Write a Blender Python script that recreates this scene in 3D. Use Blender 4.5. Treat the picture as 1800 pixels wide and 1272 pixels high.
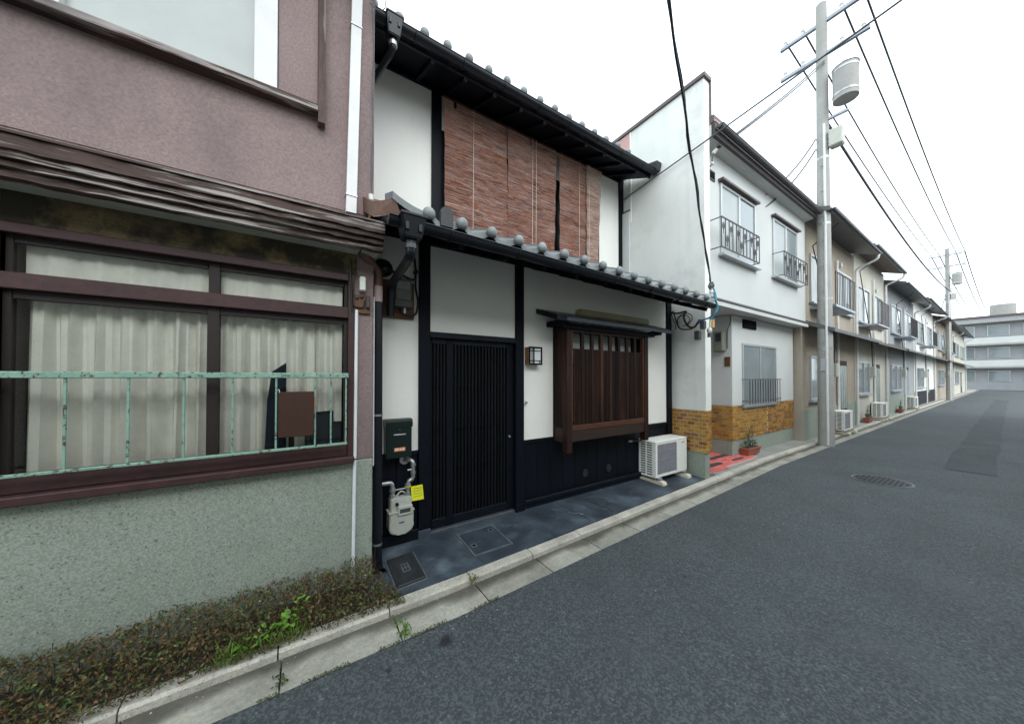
import bpy, bmesh, math, random
from mathutils import Vector, Matrix, noise
random.seed(7)
R = math.radians
scene = bpy.context.scene
for o in list(bpy.data.objects): bpy.data.objects.remove(o)

# ------------------------------------------------------------------ camera, sky, sun, exposure
cd = bpy.data.cameras.new('camera'); cam = bpy.data.objects.new('camera', cd); scene.collection.objects.link(cam)
cam.location = (0, -3.126, 1.55); cam.rotation_euler = (R(90.7), 0, R(-32.7))
cd.sensor_width = 36; cd.lens = 565 / 1800 * 36; cd.shift_y = 20 / 1800
cd.clip_start = .05; cd.clip_end = 600
scene.camera = cam
world = bpy.data.worlds.new('World'); scene.world = world; world.use_nodes = True
wn, wl = world.node_tree.nodes, world.node_tree.links
wn.clear()
wout = wn.new('ShaderNodeOutputWorld'); wbg = wn.new('ShaderNodeBackground')
sky = wn.new('ShaderNodeTexSky'); sky.sky_type = 'NISHITA'; sky.sun_disc = False
sky.sun_elevation = R(38.4); sky.sun_rotation = R(187.6)
wmix = wn.new('ShaderNodeMix'); wmix.data_type = 'RGBA'; wmix.inputs[0].default_value = .9
wmix.inputs[7].default_value = (7.6, 8.4, 8.85, 1)        # even white cloud deck over the blue
wl.new(sky.outputs[0], wmix.inputs[6]); wl.new(wmix.outputs[2], wbg.inputs[0])
wbg.inputs[1].default_value = .15
wl.new(wbg.outputs[0], wout.inputs[0])
sd = bpy.data.lights.new('sun', 'SUN'); sun = bpy.data.objects.new('sun', sd); scene.collection.objects.link(sun)
sd.energy = .7; sd.angle = R(40); sd.color = (1, .98, .95)
sun.rotation_euler = Vector((.12, .90, -.72)).to_track_quat('-Z', 'Y').to_euler()
scene.view_settings.view_transform = 'Standard'; scene.view_settings.look = 'None'
scene.view_settings.exposure = 1.02; scene.view_settings.gamma = 1.0
scene.render.engine = 'CYCLES'; scene.render.resolution_x = 1024; scene.render.resolution_y = 723

# ------------------------------------------------------------------ materials
def srgb(r, g, b):
    f = lambda c: (c / 255 / 12.92) if c <= 10.3 else ((c / 255 + .055) / 1.055) ** 2.4
    return (f(r), f(g), f(b))
def M(name, col, rough=.7, var=.1, vs=3, fine=0, fs=90, bump=0, bs=150, bdist=.004, spec=.4, metal=0, stain=None, rnd=0, rndhue=0, stretch=(1, 1, 1), attr=None, coat=0, spots=None, ramp=None, grain=None):
    m = bpy.data.materials.new(name); m.use_nodes = True
    N, L = m.node_tree.nodes, m.node_tree.links
    b = N['Principled BSDF']
    b.inputs['Roughness'].default_value = rough; b.inputs['Metallic'].default_value = metal
    b.inputs['Specular IOR Level'].default_value = spec; b.inputs['Coat Weight'].default_value = coat
    geo = N.new('ShaderNodeNewGeometry')
    mp = N.new('ShaderNodeMapping'); mp.inputs['Scale'].default_value = stretch
    L.new(geo.outputs['Position'], mp.inputs[0]); pos = mp.outputs[0]
    def noi(s, d=4, r=.6, src=None):
        n = N.new('ShaderNodeTexNoise'); n.inputs['Scale'].default_value = s; n.inputs['Detail'].default_value = d; n.inputs['Roughness'].default_value = r
        L.new(src or pos, n.inputs['Vector']); return n.outputs[0]
    def mr(src, a, b_, c, d):
        n = N.new('ShaderNodeMapRange'); n.inputs[1].default_value = a; n.inputs[2].default_value = b_; n.inputs[3].default_value = c; n.inputs[4].default_value = d
        L.new(src, n.inputs[0]); return n.outputs[0]
    def mix(f, a, b_, mode='MIX'):
        n = N.new('ShaderNodeMix'); n.data_type = 'RGBA'; n.blend_type = mode
        if isinstance(f, (int, float)): n.inputs[0].default_value = f
        else: L.new(f, n.inputs[0])
        for i, v in ((6, a), (7, b_)):
            if isinstance(v, tuple): n.inputs[i].default_value = (*v[:3], 1)
            else: L.new(v, n.inputs[i])
        return n.outputs[2]
    def scl(c, f):                                     # colour times a float socket
        n = N.new('ShaderNodeVectorMath'); n.operation = 'SCALE'
        if isinstance(c, tuple): n.inputs[0].default_value = c[:3]
        else: L.new(c, n.inputs[0])
        L.new(f, n.inputs[3]); return n.outputs[0]
    c = tuple(col)
    if attr:
        a = N.new('ShaderNodeAttribute'); a.attribute_name = attr; c = a.outputs['Color']
    if ramp:                                           # list of (pos, colour) over a broad noise, (scale)
        s, stops = ramp
        n = N.new('ShaderNodeValToRGB'); e = n.color_ramp.elements
        while len(e) < len(stops): e.new(.5)
        for el, (p, cc) in zip(e, stops): el.position = p; el.color = (*cc, 1)
        L.new(noi(s, 6, .62), n.inputs[0]); c = n.outputs[0]
    if var: c = scl(c, mr(noi(vs), .3, .7, 1 - var, 1 + var))
    if fine: c = scl(c, mr(noi(fs, 3, .7), .3, .7, 1 - fine, 1 + fine))
    if grain:                                          # (scale, [(limit, colour) ...]) stone chips
        s, cols = grain
        v = N.new('ShaderNodeTexVoronoi'); v.inputs['Scale'].default_value = s; L.new(pos, v.inputs['Vector'])
        sep = N.new('ShaderNodeSeparateColor'); L.new(v.outputs['Color'], sep.inputs[0])
        for lo, cc in cols:
            g = N.new('ShaderNodeMath'); g.operation = 'GREATER_THAN'; g.inputs[1].default_value = lo; L.new(sep.outputs[0], g.inputs[0])
            f2 = N.new('ShaderNodeMath'); f2.operation = 'MULTIPLY'; f2.inputs[1].default_value = .75; L.new(g.outputs[0], f2.inputs[0])
            c = mix(f2.outputs[0], c, cc)
    for st in (stain or []):                           # (colour, scale, lo, hi, amount, stretch)
        src = pos
        if len(st) > 5:
            q = N.new('ShaderNodeMapping'); q.inputs['Scale'].default_value = st[5]; L.new(geo.outputs['Position'], q.inputs[0]); src = q.outputs[0]
        c = mix(mr(noi(st[1], 5, .65, src), st[2], st[3], 0, st[4]), c, st[0])
    for (x, y, z, r, cc, amt) in (spots or []):        # stains with a place of their own
        d = N.new('ShaderNodeVectorMath'); d.operation = 'DISTANCE'; d.inputs[1].default_value = (x, y, z)
        w = N.new('ShaderNodeMix'); w.data_type = 'RGBA'; w.inputs[0].default_value = .3
        wnz = N.new('ShaderNodeTexNoise'); wnz.inputs['Scale'].default_value = (.8 if r < .08 else .45) / r; wnz.inputs['Detail'].default_value = 3 if r < .08 else 7; wnz.inputs['Roughness'].default_value = .5 if r < .08 else .68; L.new(geo.outputs['Position'], wnz.inputs['Vector'])
        sub = N.new('ShaderNodeVectorMath'); sub.operation = 'SUBTRACT'; sub.inputs[1].default_value = (.5, .5, .5); L.new(wnz.outputs['Color'], sub.inputs[0])
        sc = N.new('ShaderNodeVectorMath'); sc.operation = 'SCALE'; sc.inputs[3].default_value = r * (1.6 if r < .08 else 3.6); L.new(sub.outputs[0], sc.inputs[0])
        ad = N.new('ShaderNodeVectorMath'); L.new(geo.outputs['Position'], ad.inputs[0]); L.new(sc.outputs[0], ad.inputs[1])
        L.new(ad.outputs[0], d.inputs[0])
        c = mix(mr(d.outputs['Value'], r * (.55 if r < .08 else .1), r * 1.1, amt, 0), c, cc)
    if rnd or rndhue:
        oi = N.new('ShaderNodeObjectInfo')
        if rnd: c = scl(c, mr(oi.outputs['Random'], 0, 1, 1 - rnd, 1 + rnd))
        if rndhue:
            h = N.new('ShaderNodeHueSaturation'); L.new(mr(oi.outputs['Random'], 0, 1, .5 - rndhue, .5 + rndhue), h.inputs[0])
            if isinstance(c, tuple): h.inputs[4].default_value = (*c, 1)
            else: L.new(c, h.inputs[4])
            c = h.outputs[0]
    if isinstance(c, tuple): b.inputs['Base Color'].default_value = (*c, 1)
    else: L.new(c, b.inputs['Base Color'])
    if bump:
        bp = N.new('ShaderNodeBump'); bp.inputs['Strength'].default_value = bump; bp.inputs['Distance'].default_value = bdist
        L.new(noi(bs, 4, .6), bp.inputs['Height']); L.new(bp.outputs[0], b.inputs['Normal'])
    return m

m_plaster = M('white_plaster', (.775, .77, .725), .85, .03, 1.5, .03, 60, bump=.2, bs=90, stain=[((.55, .56, .52), 1.2, .52, .8, .2, (1, 1, .35)), ((.5, .5, .46), 7, .6, .8, .16, (1, 1, .05))])
m_black = M('black_stained_wood', (.0042, .0055, .0095), .5, .25, 2, .3, 40, bump=.2, bs=60, spec=.13, stretch=(1, 1, .12))
m_blackh = M('black_stained_rail', (.0048, .0068, .012), .42, .2, 2, .2, 50, bump=.15, bs=60, spec=.22, stretch=(.1, 1, 1))
m_black2 = M('black_stained_slat', (.0045, .0055, .0075), .5, .2, 3, .2, 40, spec=.16, rnd=.4, stretch=(1, 1, .15))
m_gutter = M('black_gutter_pvc', (.006, .008, .012), .33, .2, 4, .1, 60, spec=.36)
m_darkin = M('dark_interior', (.006, .006, .007), .9, 0, spec=.1)
m_brown = M('dark_brown_cedar', (.0155, .0072, .005), .6, .3, 2, .3, 40, bump=.25, bs=60, spec=.2, rnd=.6, stretch=(1, 1, .1), stain=[((.075, .026, .012), 3, .52, .7, .6, (1, 1, .2))])
m_brownh = M('brown_cedar_rail', (.026, .0125, .0085), .6, .25, 2, .3, 40, bump=.25, bs=60, stretch=(.1, 1, 1))
m_redwood = M('red_brown_cedar', (.075, .027, .013), .55, .25, 3, .3, 40, bump=.2, bs=60, stretch=(.15, 1, 1))
m_tile = M('smoked_roof_tile', (.185, .205, .208), .42, .25, 7, .12, 90, bump=.12, bs=120, spec=.45, rnd=.14, stain=[((.12, .13, .13), 9, .55, .75, .45)])
m_tiledark = M('dark_end_tile', (.03, .032, .035), .5, .2, 8, .2, 60, rnd=.1)
m_copper = M('brown_metal_flashing', (.16, .095, .07), .5, .2, 6, .2, 40, spec=.4, metal=.3)
m_zinc = M('galvanised_pipe', (.42, .43, .43), .38, .2, 12, .2, 60, metal=.75, spec=.5)
m_steel = M('grey_metal_sheet', (.30, .33, .37), .4, .12, 4, .1, 60, metal=.6)
m_white = M('white_metal', (.80, .80, .745), .5, .06, 5, .03, 60, spec=.4, stain=[((.5, .47, .4), 5, .6, .8, .3)])
m_whitepl = M('white_plastic', (.68, .7, .66), .45, .06, 6, spec=.4)
m_fan = M('grey_fan_grille', (.30, .30, .325), .55, .1, 10, .05, 60)
m_beige = M('beige_plastic_foot', (.62, .57, .45), .6, .12, 10, .1, 60)
m_meter = M('grey_beige_meter', (.44, .45, .40), .5, .08, 10, .05, 80, stain=[((.3, .27, .2), 9, .6, .75, .3)])
m_glassdark = M('dark_glass', (.02, .025, .027), .06, 0, spec=.6)
m_lcd = M('meter_display', (.06, .065, .06), .2, .1, 20, spec=.5)
m_yellow = M('yellow_tag', (.72, .72, .02), .5, .04, 20)
m_tagline = M('tag_print', (.36, .38, .05), .6, 0)
m_mail = M('dark_green_enamel', (.005, .015, .0135), .38, .1, 8, spec=.3)
m_mailslot = M('polished_slot', (.6, .62, .64), .3, 0, metal=.6)
m_sticker = M('orange_sticker', (.62, .19, .10), .5, .05, 20)
m_stickprint = M('sticker_print', (.75, .6, .45), .5, 0)
m_lampwood = M('lamp_wood', (.22, .10, .035), .5, .15, 6, .2, 40, stretch=(1, 1, .2))
m_lampglass = M('frosted_lamp_pane', (.68, .72, .74), .35, .03, 20, spec=.5)
m_frost = M('frosted_window_pane', (.36, .40, .37), .2, .15, 3, spec=.5)
m_olive = M('olive_metal_cover', (.34, .31, .19), .5, .15, 4, .1, 60)
m_board = M('brown_meter_board', (.11, .05, .02), .6, .2, 6, .2, 40, stretch=(1, 1, .3))
m_clear = M('smoky_meter_cover', (.11, .12, .12), .15, .15, 12, spec=.5)
m_cable = M('black_cable', (.012, .013, .014), .5, 0)
m_wire = M('grey_wire', (.075, .08, .085), .6, .1, 20)
m_blue = M('blue_cable', (.03, .13, .27), .5, 0)
m_insul = M('porcelain_insulator', (.62, .62, .58), .25, .05, 20, spec=.5)
m_orange = M('orange_fitting', (.6, .33, .12), .5, 0)
m_pave = M('blue_black_painted_concrete', (.04, .05, .06), .55, .18, 2.5, .12, 70, bump=.2, bs=90, spec=.5,
    ramp=(2.1, [(.28, (.017, .023, .032)), (.44, (.030, .040, .054)), (.58, (.055, .072, .090)), (.74, (.12, .15, .175))]),
    stain=[((.20, .26, .31), 6, .60, .82, .55, (1, 1.6, 1)), ((.012, .016, .022), 3.3, .6, .78, .6), ((.3, .33, .35), 60, .70, .78, .3)],
    spots=[(.98, -.52, -.026, .13, (.20, .26, .30), .5), (1.72, -.45, -.02, .1, (.15, .2, .24), .3), (4.9, -.42, -.02, .22, (.20, .25, .28), .45), (3.1, -.42, -.02, .2, (.012, .016, .02), .6), (3.5, -.5, -.02, .3, (.15, .2, .24), .5)])
m_groove = M('dark_joint_line', (.012, .014, .017), .8, 0)
m_scrape = M('white_scrape', (.22, .25, .28), .7, .2, 30)
m_cover = M('dark_cast_cover', (.024, .027, .03), .5, .2, 10, .2, 70, bump=.3, bs=110)
m_coverpave = M('cover_inlay', (.035, .048, .062), .55, .3, 6, .2, 60, bump=.2, bs=90, stain=[((.14, .18, .22), 5, .56, .75, .6)])
m_coverrim = M('worn_metal_rim', (.15, .17, .18), .45, .3, 14, metal=.4)
m_kerb = M('concrete_kerb', (.46, .435, .37), .85, .2, 4, .2, 60, bump=.45, bs=100, rnd=.08, grain=(210, [(.86, (.5, .48, .43)), (.955, (.16, .15, .13))]), stain=[((.25, .225, .18), 3, .54, .72, .55, (1, 3, 1)), ((.5, .34, .2), 2.2, .68, .8, .35)])
m_gutterstone = M('concrete_gutter', (.31, .305, .275), .85, .2, 2.5, .2, 55, bump=.4, bs=90, rnd=.08, attr='tint', stain=[((.15, .135, .10), 3.5, .54, .72, .5), ((.42, .38, .28), 60, .68, .78, .5)])
m_asphalt = M('asphalt', (.056, .067, .071), .78, .22, .8, .5, 48, bump=.8, bs=90, bdist=.006, spec=.4,
    grain=(95, [(.42, (.098, .112, .115)), (.72, (.030, .036, .038)), (.991, (.17, .19, .195))]),
    stain=[((.042, .049, .052), .7, .48, .7, .5), ((.088, .099, .101), 1.3, .55, .75, .45), ((.10, .12, .125), 34, .68, .78, .4)],
    spots=[(.745, -1.21, -.08, .052, (.012, .013, .015), .85), (.40, -1.23, -.08, .02, (.014, .015, .017), .8), (.52, -1.19, -.08, .018, (.02, .021, .023), .6), (.3, -1.16, -.08, .03, (.03, .033, .036), .5), (2.62, -1.66, -.08, .02, (.012, .013, .014), .8)])
m_ground = M('ground', (.09, .085, .075), .95, .2, 1)
m_soil = M('dark_soil', (.035, .03, .024), .95, .3, 20, .3, 90, bump=.5, bs=60, bdist=.01)
m_pink = M('mauve_stucco', (.232, .172, .166), .9, .12, 1.2, .22, 70, bump=.7, bs=70, bdist=.006, stain=[((.10, .077, .078), .8, .45, .72, .65, (1, 1, .4)), ((.30, .245, .235), 2.5, .58, .8, .35, (1, 1, .3))])
m_granite = M('grey_stone_wash', (.27, .305, .255), .85, .1, 1.2, .3, 100, bump=.4, bs=100, bdist=.004, grain=(125, [(.45, (.335, .375, .318)), (.76, (.205, .235, .198)), (.975, (.12, .14, .12))]), stain=[((.16, .185, .155), 1.1, .52, .74, .4, (1, 1, .4))])
m_maroon = M('maroon_wood_frame', (.046, .019, .020), .55, .25, 3, .25, 50, bump=.25, bs=60, spec=.4, stretch=(.4, 1, .4), stain=[((.03, .016, .015), 5, .52, .7, .7)])
m_oldwood = M('weathered_wood', (.058, .034, .028), .75, .3, 5, .35, 60, bump=.5, bs=60, stretch=(.12, 1, 1), stain=[((.36, .33, .31), 16, .52, .58, .85, (.09, 1, 2.4)), ((.015, .012, .011), 4, .52, .66, .7, (.2, 1, 1))])
m_oldplaster = M('stained_old_plaster', (.16, .12, .06), .9, .25, 4, .25, 70, bump=.4, bs=70, stain=[((.022, .019, .015), 3.2, .42, .56, .92), ((.32, .28, .2), 8, .66, .76, .5)])
m_soffit = M('cream_soffit', (.46, .46, .40), .8, .12, 4, .1, 60, stain=[((.2, .17, .11), 4, .58, .75, .5)])
m_curtain = M('cream_curtain', (.79, .775, .725), .9, .08, 4, .04, 60, stain=[((.3, .29, .24), 2.5, .55, .75, .3)])
m_mint = M('mint_paint_rusty', (.205, .345, .275), .55, .12, 9, .1, 60, bump=.3, bs=80, stain=[((.42, .56, .46), 12, .6, .72, .5), ((.06, .028, .015), 42, .55, .6, .95)])
m_rustboard = M('rusty_brown_board', (.042, .0155, .0085), .6, .14, 5, .12, 60, stain=[((.075, .028, .015), 3, .55, .75, .5), ((.4, .33, .24), 30, .72, .76, .5)])
m_pale = M('pale_duct', (.66, .66, .65), .55, .06, 6, .03, 60, stain=[((.42, .42, .4), 5, .58, .76, .4, (1, 1, .3))])
m_wpipe = M('white_conduit', (.68, .71, .72), .45, .05, 8)
m_brownpipe = M('brown_drainpipe', (.15, .072, .056), .45, .15, 8, .1, 60, stain=[((.34, .31, .26), 9, .6, .75, .6)])
m_navy = M('dark_navy_cloth', (.012, .02, .034), .9, .1, 6)
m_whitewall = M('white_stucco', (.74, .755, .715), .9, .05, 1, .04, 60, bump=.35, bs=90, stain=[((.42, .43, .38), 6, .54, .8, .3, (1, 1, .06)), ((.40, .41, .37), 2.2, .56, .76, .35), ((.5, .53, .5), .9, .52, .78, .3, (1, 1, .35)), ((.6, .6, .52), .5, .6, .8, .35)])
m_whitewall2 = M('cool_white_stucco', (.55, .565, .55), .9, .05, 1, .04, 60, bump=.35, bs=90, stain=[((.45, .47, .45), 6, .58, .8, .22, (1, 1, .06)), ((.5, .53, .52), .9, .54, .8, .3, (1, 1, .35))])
m_pinkpanel = M('pink_metal_panel', (.5, .3, .27), .6, .06, 4)
m_coping = M('brown_coping', (.10, .078, .075), .5, .15, 5)
m_brick = M('ochre_glazed_tile', (.41, .20, .035), .3, .12, 7, .1, 60, spec=.4, rnd=.2, rndhue=.012)
m_brickmid = M('ochre_brown_glazed_tile', (.30, .145, .026), .3, .2, 7, .15, 60, spec=.5, rnd=.35, rndhue=.015)
m_mortar = M('pale_mortar', (.66, .60, .46), .9, .1, 10)
m_redtile = M('red_floor_tile', (.62, .145, .13), .55, .12, 8, .1, 60, rnd=.13)
m_slate = M('dark_inlay_stone', (.045, .052, .055), .6, .2, 10, .2, 60)
m_grout = M('pale_grout', (.45, .33, .3), .9, .1, 10)
m_alu = M('aluminium_frame', (.45, .47, .47), .4, .05, 6, metal=.5)
m_iron = M('brown_iron', (.055, .05, .052), .5, .2, 12)
m_winglass = M('window_glass', (.20, .235, .245), .05, .12, .9, spec=.7)
m_winshade = M('screened_window', (.34, .37, .36), .3, .06, 4, spec=.4)
m_terra = M('terracotta', (.33, .095, .055), .75, .15, 12, .12, 60)
m_leaf = M('leaf', (.1, .1, .05), .6, .1, 40, attr='tint', spec=.3)
m_reed = M('reed', (.3, .2, .1), .75, .08, 60, attr='tint', spec=.25)
m_string = M('pale_cord', (.62, .55, .48), .8, 0)
m_poleconc = M('concrete_pole', (.33, .33, .31), .85, .1, 3, .1, 50)
m_trunk = M('bark', (.07, .055, .04), .9, .2, 10, .3, 40)

# ------------------------------------------------------------------ building helpers
def org(o):
    v = Vector((0, 0, 0))
    while o is not None: v += o.location; o = o.parent
    return v
def put(name, me, parent=None, loc=(0, 0, 0), rot=None, kind=None, label=None):
    o = bpy.data.objects.new(name, me); scene.collection.objects.link(o)
    if parent: o.parent = parent; o.location = Vector(loc) - org(parent)
    else: o.location = loc
    if rot: o.rotation_euler = rot
    if kind: o['kind'] = kind
    if label: o['label'] = label
    return o
def mesh_of(bm, mat, smooth=False, name='mesh'):
    me = bpy.data.meshes.new(name)
    bmesh.ops.recalc_face_normals(bm, faces=bm.faces)
    if smooth:
        for f in bm.faces: f.smooth = True
    bm.to_mesh(me); bm.free()
    for m in (mat if isinstance(mat, (list, tuple)) else [mat]): me.materials.append(m)
    if smooth:
        try: me.set_sharp_from_angle(angle=R(40))
        except Exception: pass
    return me
def obj(name, bm, mat, parent=None, smooth=False, kind=None, label=None, at=None):
    """mesh modelled in world coordinates; its origin becomes AT (or its parent's)"""
    a = Vector(at) if at is not None else (org(parent) if parent else Vector((0, 0, 0)))
    bmesh.ops.translate(bm, verts=bm.verts, vec=-a)
    return put(name, mesh_of(bm, mat, smooth, name), parent, a, None, kind, label)
def tag(o, label, cat, group=None):
    o['label'] = label; o['category'] = cat
    if group: o['group'] = group
    return o
def thing(name, label, cat, loc, group=None):
    o = bpy.data.objects.new(name, None); scene.collection.objects.link(o); o.location = loc; o.empty_display_size = .1
    return tag(o, label, cat, group)
def nb(): return bmesh.new()
def box(bm, x0, x1, y0, y1, z0, z1, bev=0, seg=1):
    v = [bm.verts.new((x, y, z)) for z in (z0, z1) for y in (y0, y1) for x in (x0, x1)]
    fs = [bm.faces.new([v[i] for i in q]) for q in ((0, 2, 3, 1), (4, 5, 7, 6), (0, 1, 5, 4), (2, 6, 7, 3), (0, 4, 6, 2), (1, 3, 7, 5))]
    if bev:
        es = list({e for f in fs for e in f.edges})
        bmesh.ops.bevel(bm, geom=es, offset=bev, segments=seg, affect='EDGES', profile=.5)
    return bm
def hexa(bm, p):
    """8 points: bottom 4 (loop) then top 4"""
    v = [bm.verts.new(q) for q in p]
    for q in ((3, 2, 1, 0), (4, 5, 6, 7), (0, 1, 5, 4), (1, 2, 6, 5), (2, 3, 7, 6), (3, 0, 4, 7)): bm.faces.new([v[i] for i in q])
    return bm
def prism(bm, prof, axis, a, b):
    """2-D profile (list of pairs) extruded along axis x/y/z from a to b"""
    f = {'x': lambda p, t: (t, p[0], p[1]), 'y': lambda p, t: (p[0], t, p[1]), 'z': lambda p, t: (p[0], p[1], t)}[axis]
    A = [bm.verts.new(f(p, a)) for p in prof]; B = [bm.verts.new(f(p, b)) for p in prof]
    n = len(prof)
    bm.faces.new(A[::-1]); bm.faces.new(B)
    for i in range(n): bm.faces.new((A[i], A[(i + 1) % n], B[(i + 1) % n], B[i]))
    return bm
def tube(bm, pts, r, n=10, cap=True, closed=False):
    pts = [Vector(p) for p in pts]; rings = []
    rs = r if isinstance(r, (list, tuple)) else [r] * len(pts)
    t0 = (pts[1] - pts[0]).normalized()
    u = t0.cross(Vector((0, 0, 1)));
    if u.length < .05: u = t0.cross(Vector((1, 0, 0)))
    u.normalize()
    for i, p in enumerate(pts):
        if i == 0: t = pts[1] - pts[0]
        elif i == len(pts) - 1: t = pts[-1] - pts[-2]
        else: t = (pts[i + 1] - p).normalized() + (p - pts[i - 1]).normalized()
        t.normalize(); u = (u - t * u.dot(t)).normalized(); w = t.cross(u)
        rings.append([bm.verts.new(p + (u * math.cos(2 * math.pi * k / n) + w * math.sin(2 * math.pi * k / n)) * rs[i]) for k in range(n)])
    for a, b in zip(rings, rings[1:]):
        for k in range(n): bm.faces.new((a[k], a[(k + 1) % n], b[(k + 1) % n], b[k]))
    if cap:
        bm.faces.new(rings[0][::-1]); bm.faces.new(rings[-1])
    return bm
def bend(pts, r=.03, n=4):
    """rounds the corners of a polyline"""
    P = [Vector(p) for p in pts]; out = [P[0]]
    for a, b, c in zip(P, P[1:], P[2:]):
        d0 = min(r, (a - b).length * .45); d1 = min(r, (c - b).length * .45)
        s, e = b + (a - b).normalized() * d0, b + (c - b).normalized() * d1
        for k in range(n + 1):
            t = k / n; out.append(s * (1 - t) ** 2 + b * 2 * t * (1 - t) + e * t * t)
    return out + [P[-1]]
def ball(bm, c, r, sc=(1, 1, 1), u=12, v=8):
    m = Matrix.Translation(c) @ Matrix.Diagonal((*sc, 1))
    bmesh.ops.create_uvsphere(bm, u_segments=u, v_segments=v, radius=r, matrix=m); return bm
_boxes = {}
def bmesh_box(dx, dy, dz, mat, bev=.003):
    """shared box mesh centred on its origin"""
    k = (round(dx, 4), round(dy, 4), round(dz, 4), mat.name, bev)
    if k not in _boxes: _boxes[k] = mesh_of(box(nb(), -dx / 2, dx / 2, -dy / 2, dy / 2, -dz / 2, dz / 2, bev), mat, name='piece')
    return _boxes[k]
def pbox(name, mat, parent, x0, x1, y0, y1, z0, z1, bev=.003, **k):
    return obj(name, box(nb(), x0, x1, y0, y1, z0, z1, bev), mat, parent, **k)
def piece(name, mat, parent, x0, x1, y0, y1, z0, z1, bev=.003, rot=None):
    return put(name, bmesh_box(x1 - x0, y1 - y0, z1 - z0, mat, bev), parent, ((x0 + x1) / 2, (y0 + y1) / 2, (z0 + z1) / 2), rot)
def structure(name, bm, mat, smooth=False):
    o = obj(name, bm, mat, None, smooth); o['kind'] = 'structure'; return o

# ------------------------------------------------------------------ ground, road, kerb, gutter, pavement
def kfront(x):                                         # street side of the kerb
    if x < .9: return -.80
    if x < 7.4: return -.80 + (x - .9) * .0425
    return -.524
def redge(x): return kfront(x) - .268                  # asphalt edge
structure('ground', box(nb(), -120, 260, -150, 150, -.5, -.16), m_ground)
bm = nb()
xs = [-8, -4, -2] + [-1 + .25 * i for i in range(40)] + [10, 12, 15, 20, 30, 45, 60, 82]
rows = []
for x in xs:
    e = redge(x) + .02 + random.uniform(-.006, .006)
    rows.append([bm.verts.new((x, y, z)) for y, z in ((-8.5, -.10), (-4.6, -.08), (-2.8, -.066), (e - .3, -.080), (e, -.0805), (e + .27, -.16))])
for a, b in zip(rows, rows[1:]):
    for k in range(5): bm.faces.new((a[k], b[k], b[k + 1], a[k + 1]))
structure('road', bm, m_asphalt)

bm = nb()                                              # old trench patch, further down the lane
rows = []
for i in range(30):
    x = 9.5 + i * 1.1; j = random.uniform(-.035, .035); rows.append([bm.verts.new((x, y + j, z)) for y, z in ((-2.95, -.0628), (-2.8, -.0615), (-2.42, -.0632))])
for a, b in zip(rows, rows[1:]):
    for k in range(2): bm.faces.new((a[k], b[k], b[k + 1], a[k + 1]))
structure('road_patch', bm, M('patched_asphalt', (.047, .056, .06), .8, .2, 1.5, .45, 60, bump=.6, bs=90, spec=.35))
kerb = bpy.data.objects.new('kerb', None); scene.collection.objects.link(kerb); kerb['kind'] = 'structure'
gut = bpy.data.objects.new('gutter', None); scene.collection.objects.link(gut); gut['kind'] = 'structure'
def kerb_bm(a, b, j=0.):
    bm = nb(); a += .004; b -= .004
    def sec(x):
        f = kfront(x) + j
        return [(x, f - .014, -.14), (x, f - .006, -.052), (x, f + .010, -.040), (x, f + .082, -.035), (x, f + .088, -.14)]
    A, B = [bm.verts.new(p) for p in sec(a)], [bm.verts.new(p) for p in sec(b)]
    bm.faces.new(A); bm.faces.new(B[::-1])
    for k in range(5): bm.faces.new((A[k], B[k], B[(k + 1) % 5], A[(k + 1) % 5]))
    return bm
def gutter_bm(a, b):
    bm = nb(); lay = bm.loops.layers.float_color.new('tint'); a += .004; b -= .004; n = max(1, round((b - a) / .06)); R_ = []
    us = (0, .22, .45, .62, .75, .85, .93, 1.)             # from the asphalt to the kerb foot
    for i in range(n + 1):
        x = a + (b - a) * i / n; f, e = kfront(x) - .016, redge(x)
        R_.append([bm.verts.new((x, e, -.15))] + [bm.verts.new((x, e + (f - e) * u, -.079 - .005 * u ** 3)) for u in us] + [bm.verts.new((x, f, -.15))])
    def dirt(v):                                           # silt lies along the kerb foot
        u = (v.co.y - redge(v.co.x)) / (kfront(v.co.x) - .016 - redge(v.co.x))
        w = .62 + .30 * noise.noise(Vector((v.co.x * 2.3, 0, 5))) + .12 * noise.noise(Vector((v.co.x * 9, 3, 5)))
        k = max(0., min(1., (u - w + .12) / .3)); k2 = max(0., min(1., 1 - abs(u - w + .12) / .12)) * .5
        c = [p * (1 - k) + q * k for p, q in zip((.325, .315, .27), (.10, .095, .075))]
        return [p * (1 - k2) + q * k2 for p, q in zip(c, (.43, .40, .315))] + [1]
    for i in range(n):
        for k in range(len(R_[0]) - 1):
            fc = bm.faces.new((R_[i][k], R_[i + 1][k], R_[i + 1][k + 1], R_[i][k + 1]))
            for lp in fc.loops: lp[lay] = dirt(lp.vert)
    for cap in (R_[0][::-1], R_[-1]):
        for lp in bm.faces.new(cap).loops: lp[lay] = (.03, .028, .022, 1)
    return bm
x = .495 - .62 * 5
for i in range(40):
    obj('kerb_stone', kerb_bm(x, x + .62, random.uniform(-.004, .004)), m_kerb, kerb)
    obj('gutter_block', gutter_bm(x + .02, x + .64), m_gutterstone, gut)
    x += .62
bm, bm2 = nb(), nb()
while x < 80:
    for src, dst in ((kerb_bm(x, x + 2), bm), (gutter_bm(x + .02, x + 2.02), bm2)):
        me = bpy.data.meshes.new('tmp'); src.to_mesh(me); src.free(); dst.from_mesh(me); bpy.data.meshes.remove(me)
    x += 2
obj('far_kerb', bm, m_kerb, kerb, kind='stuff'); obj('far_gutter', bm2, m_gutterstone, gut, kind='stuff')

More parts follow.
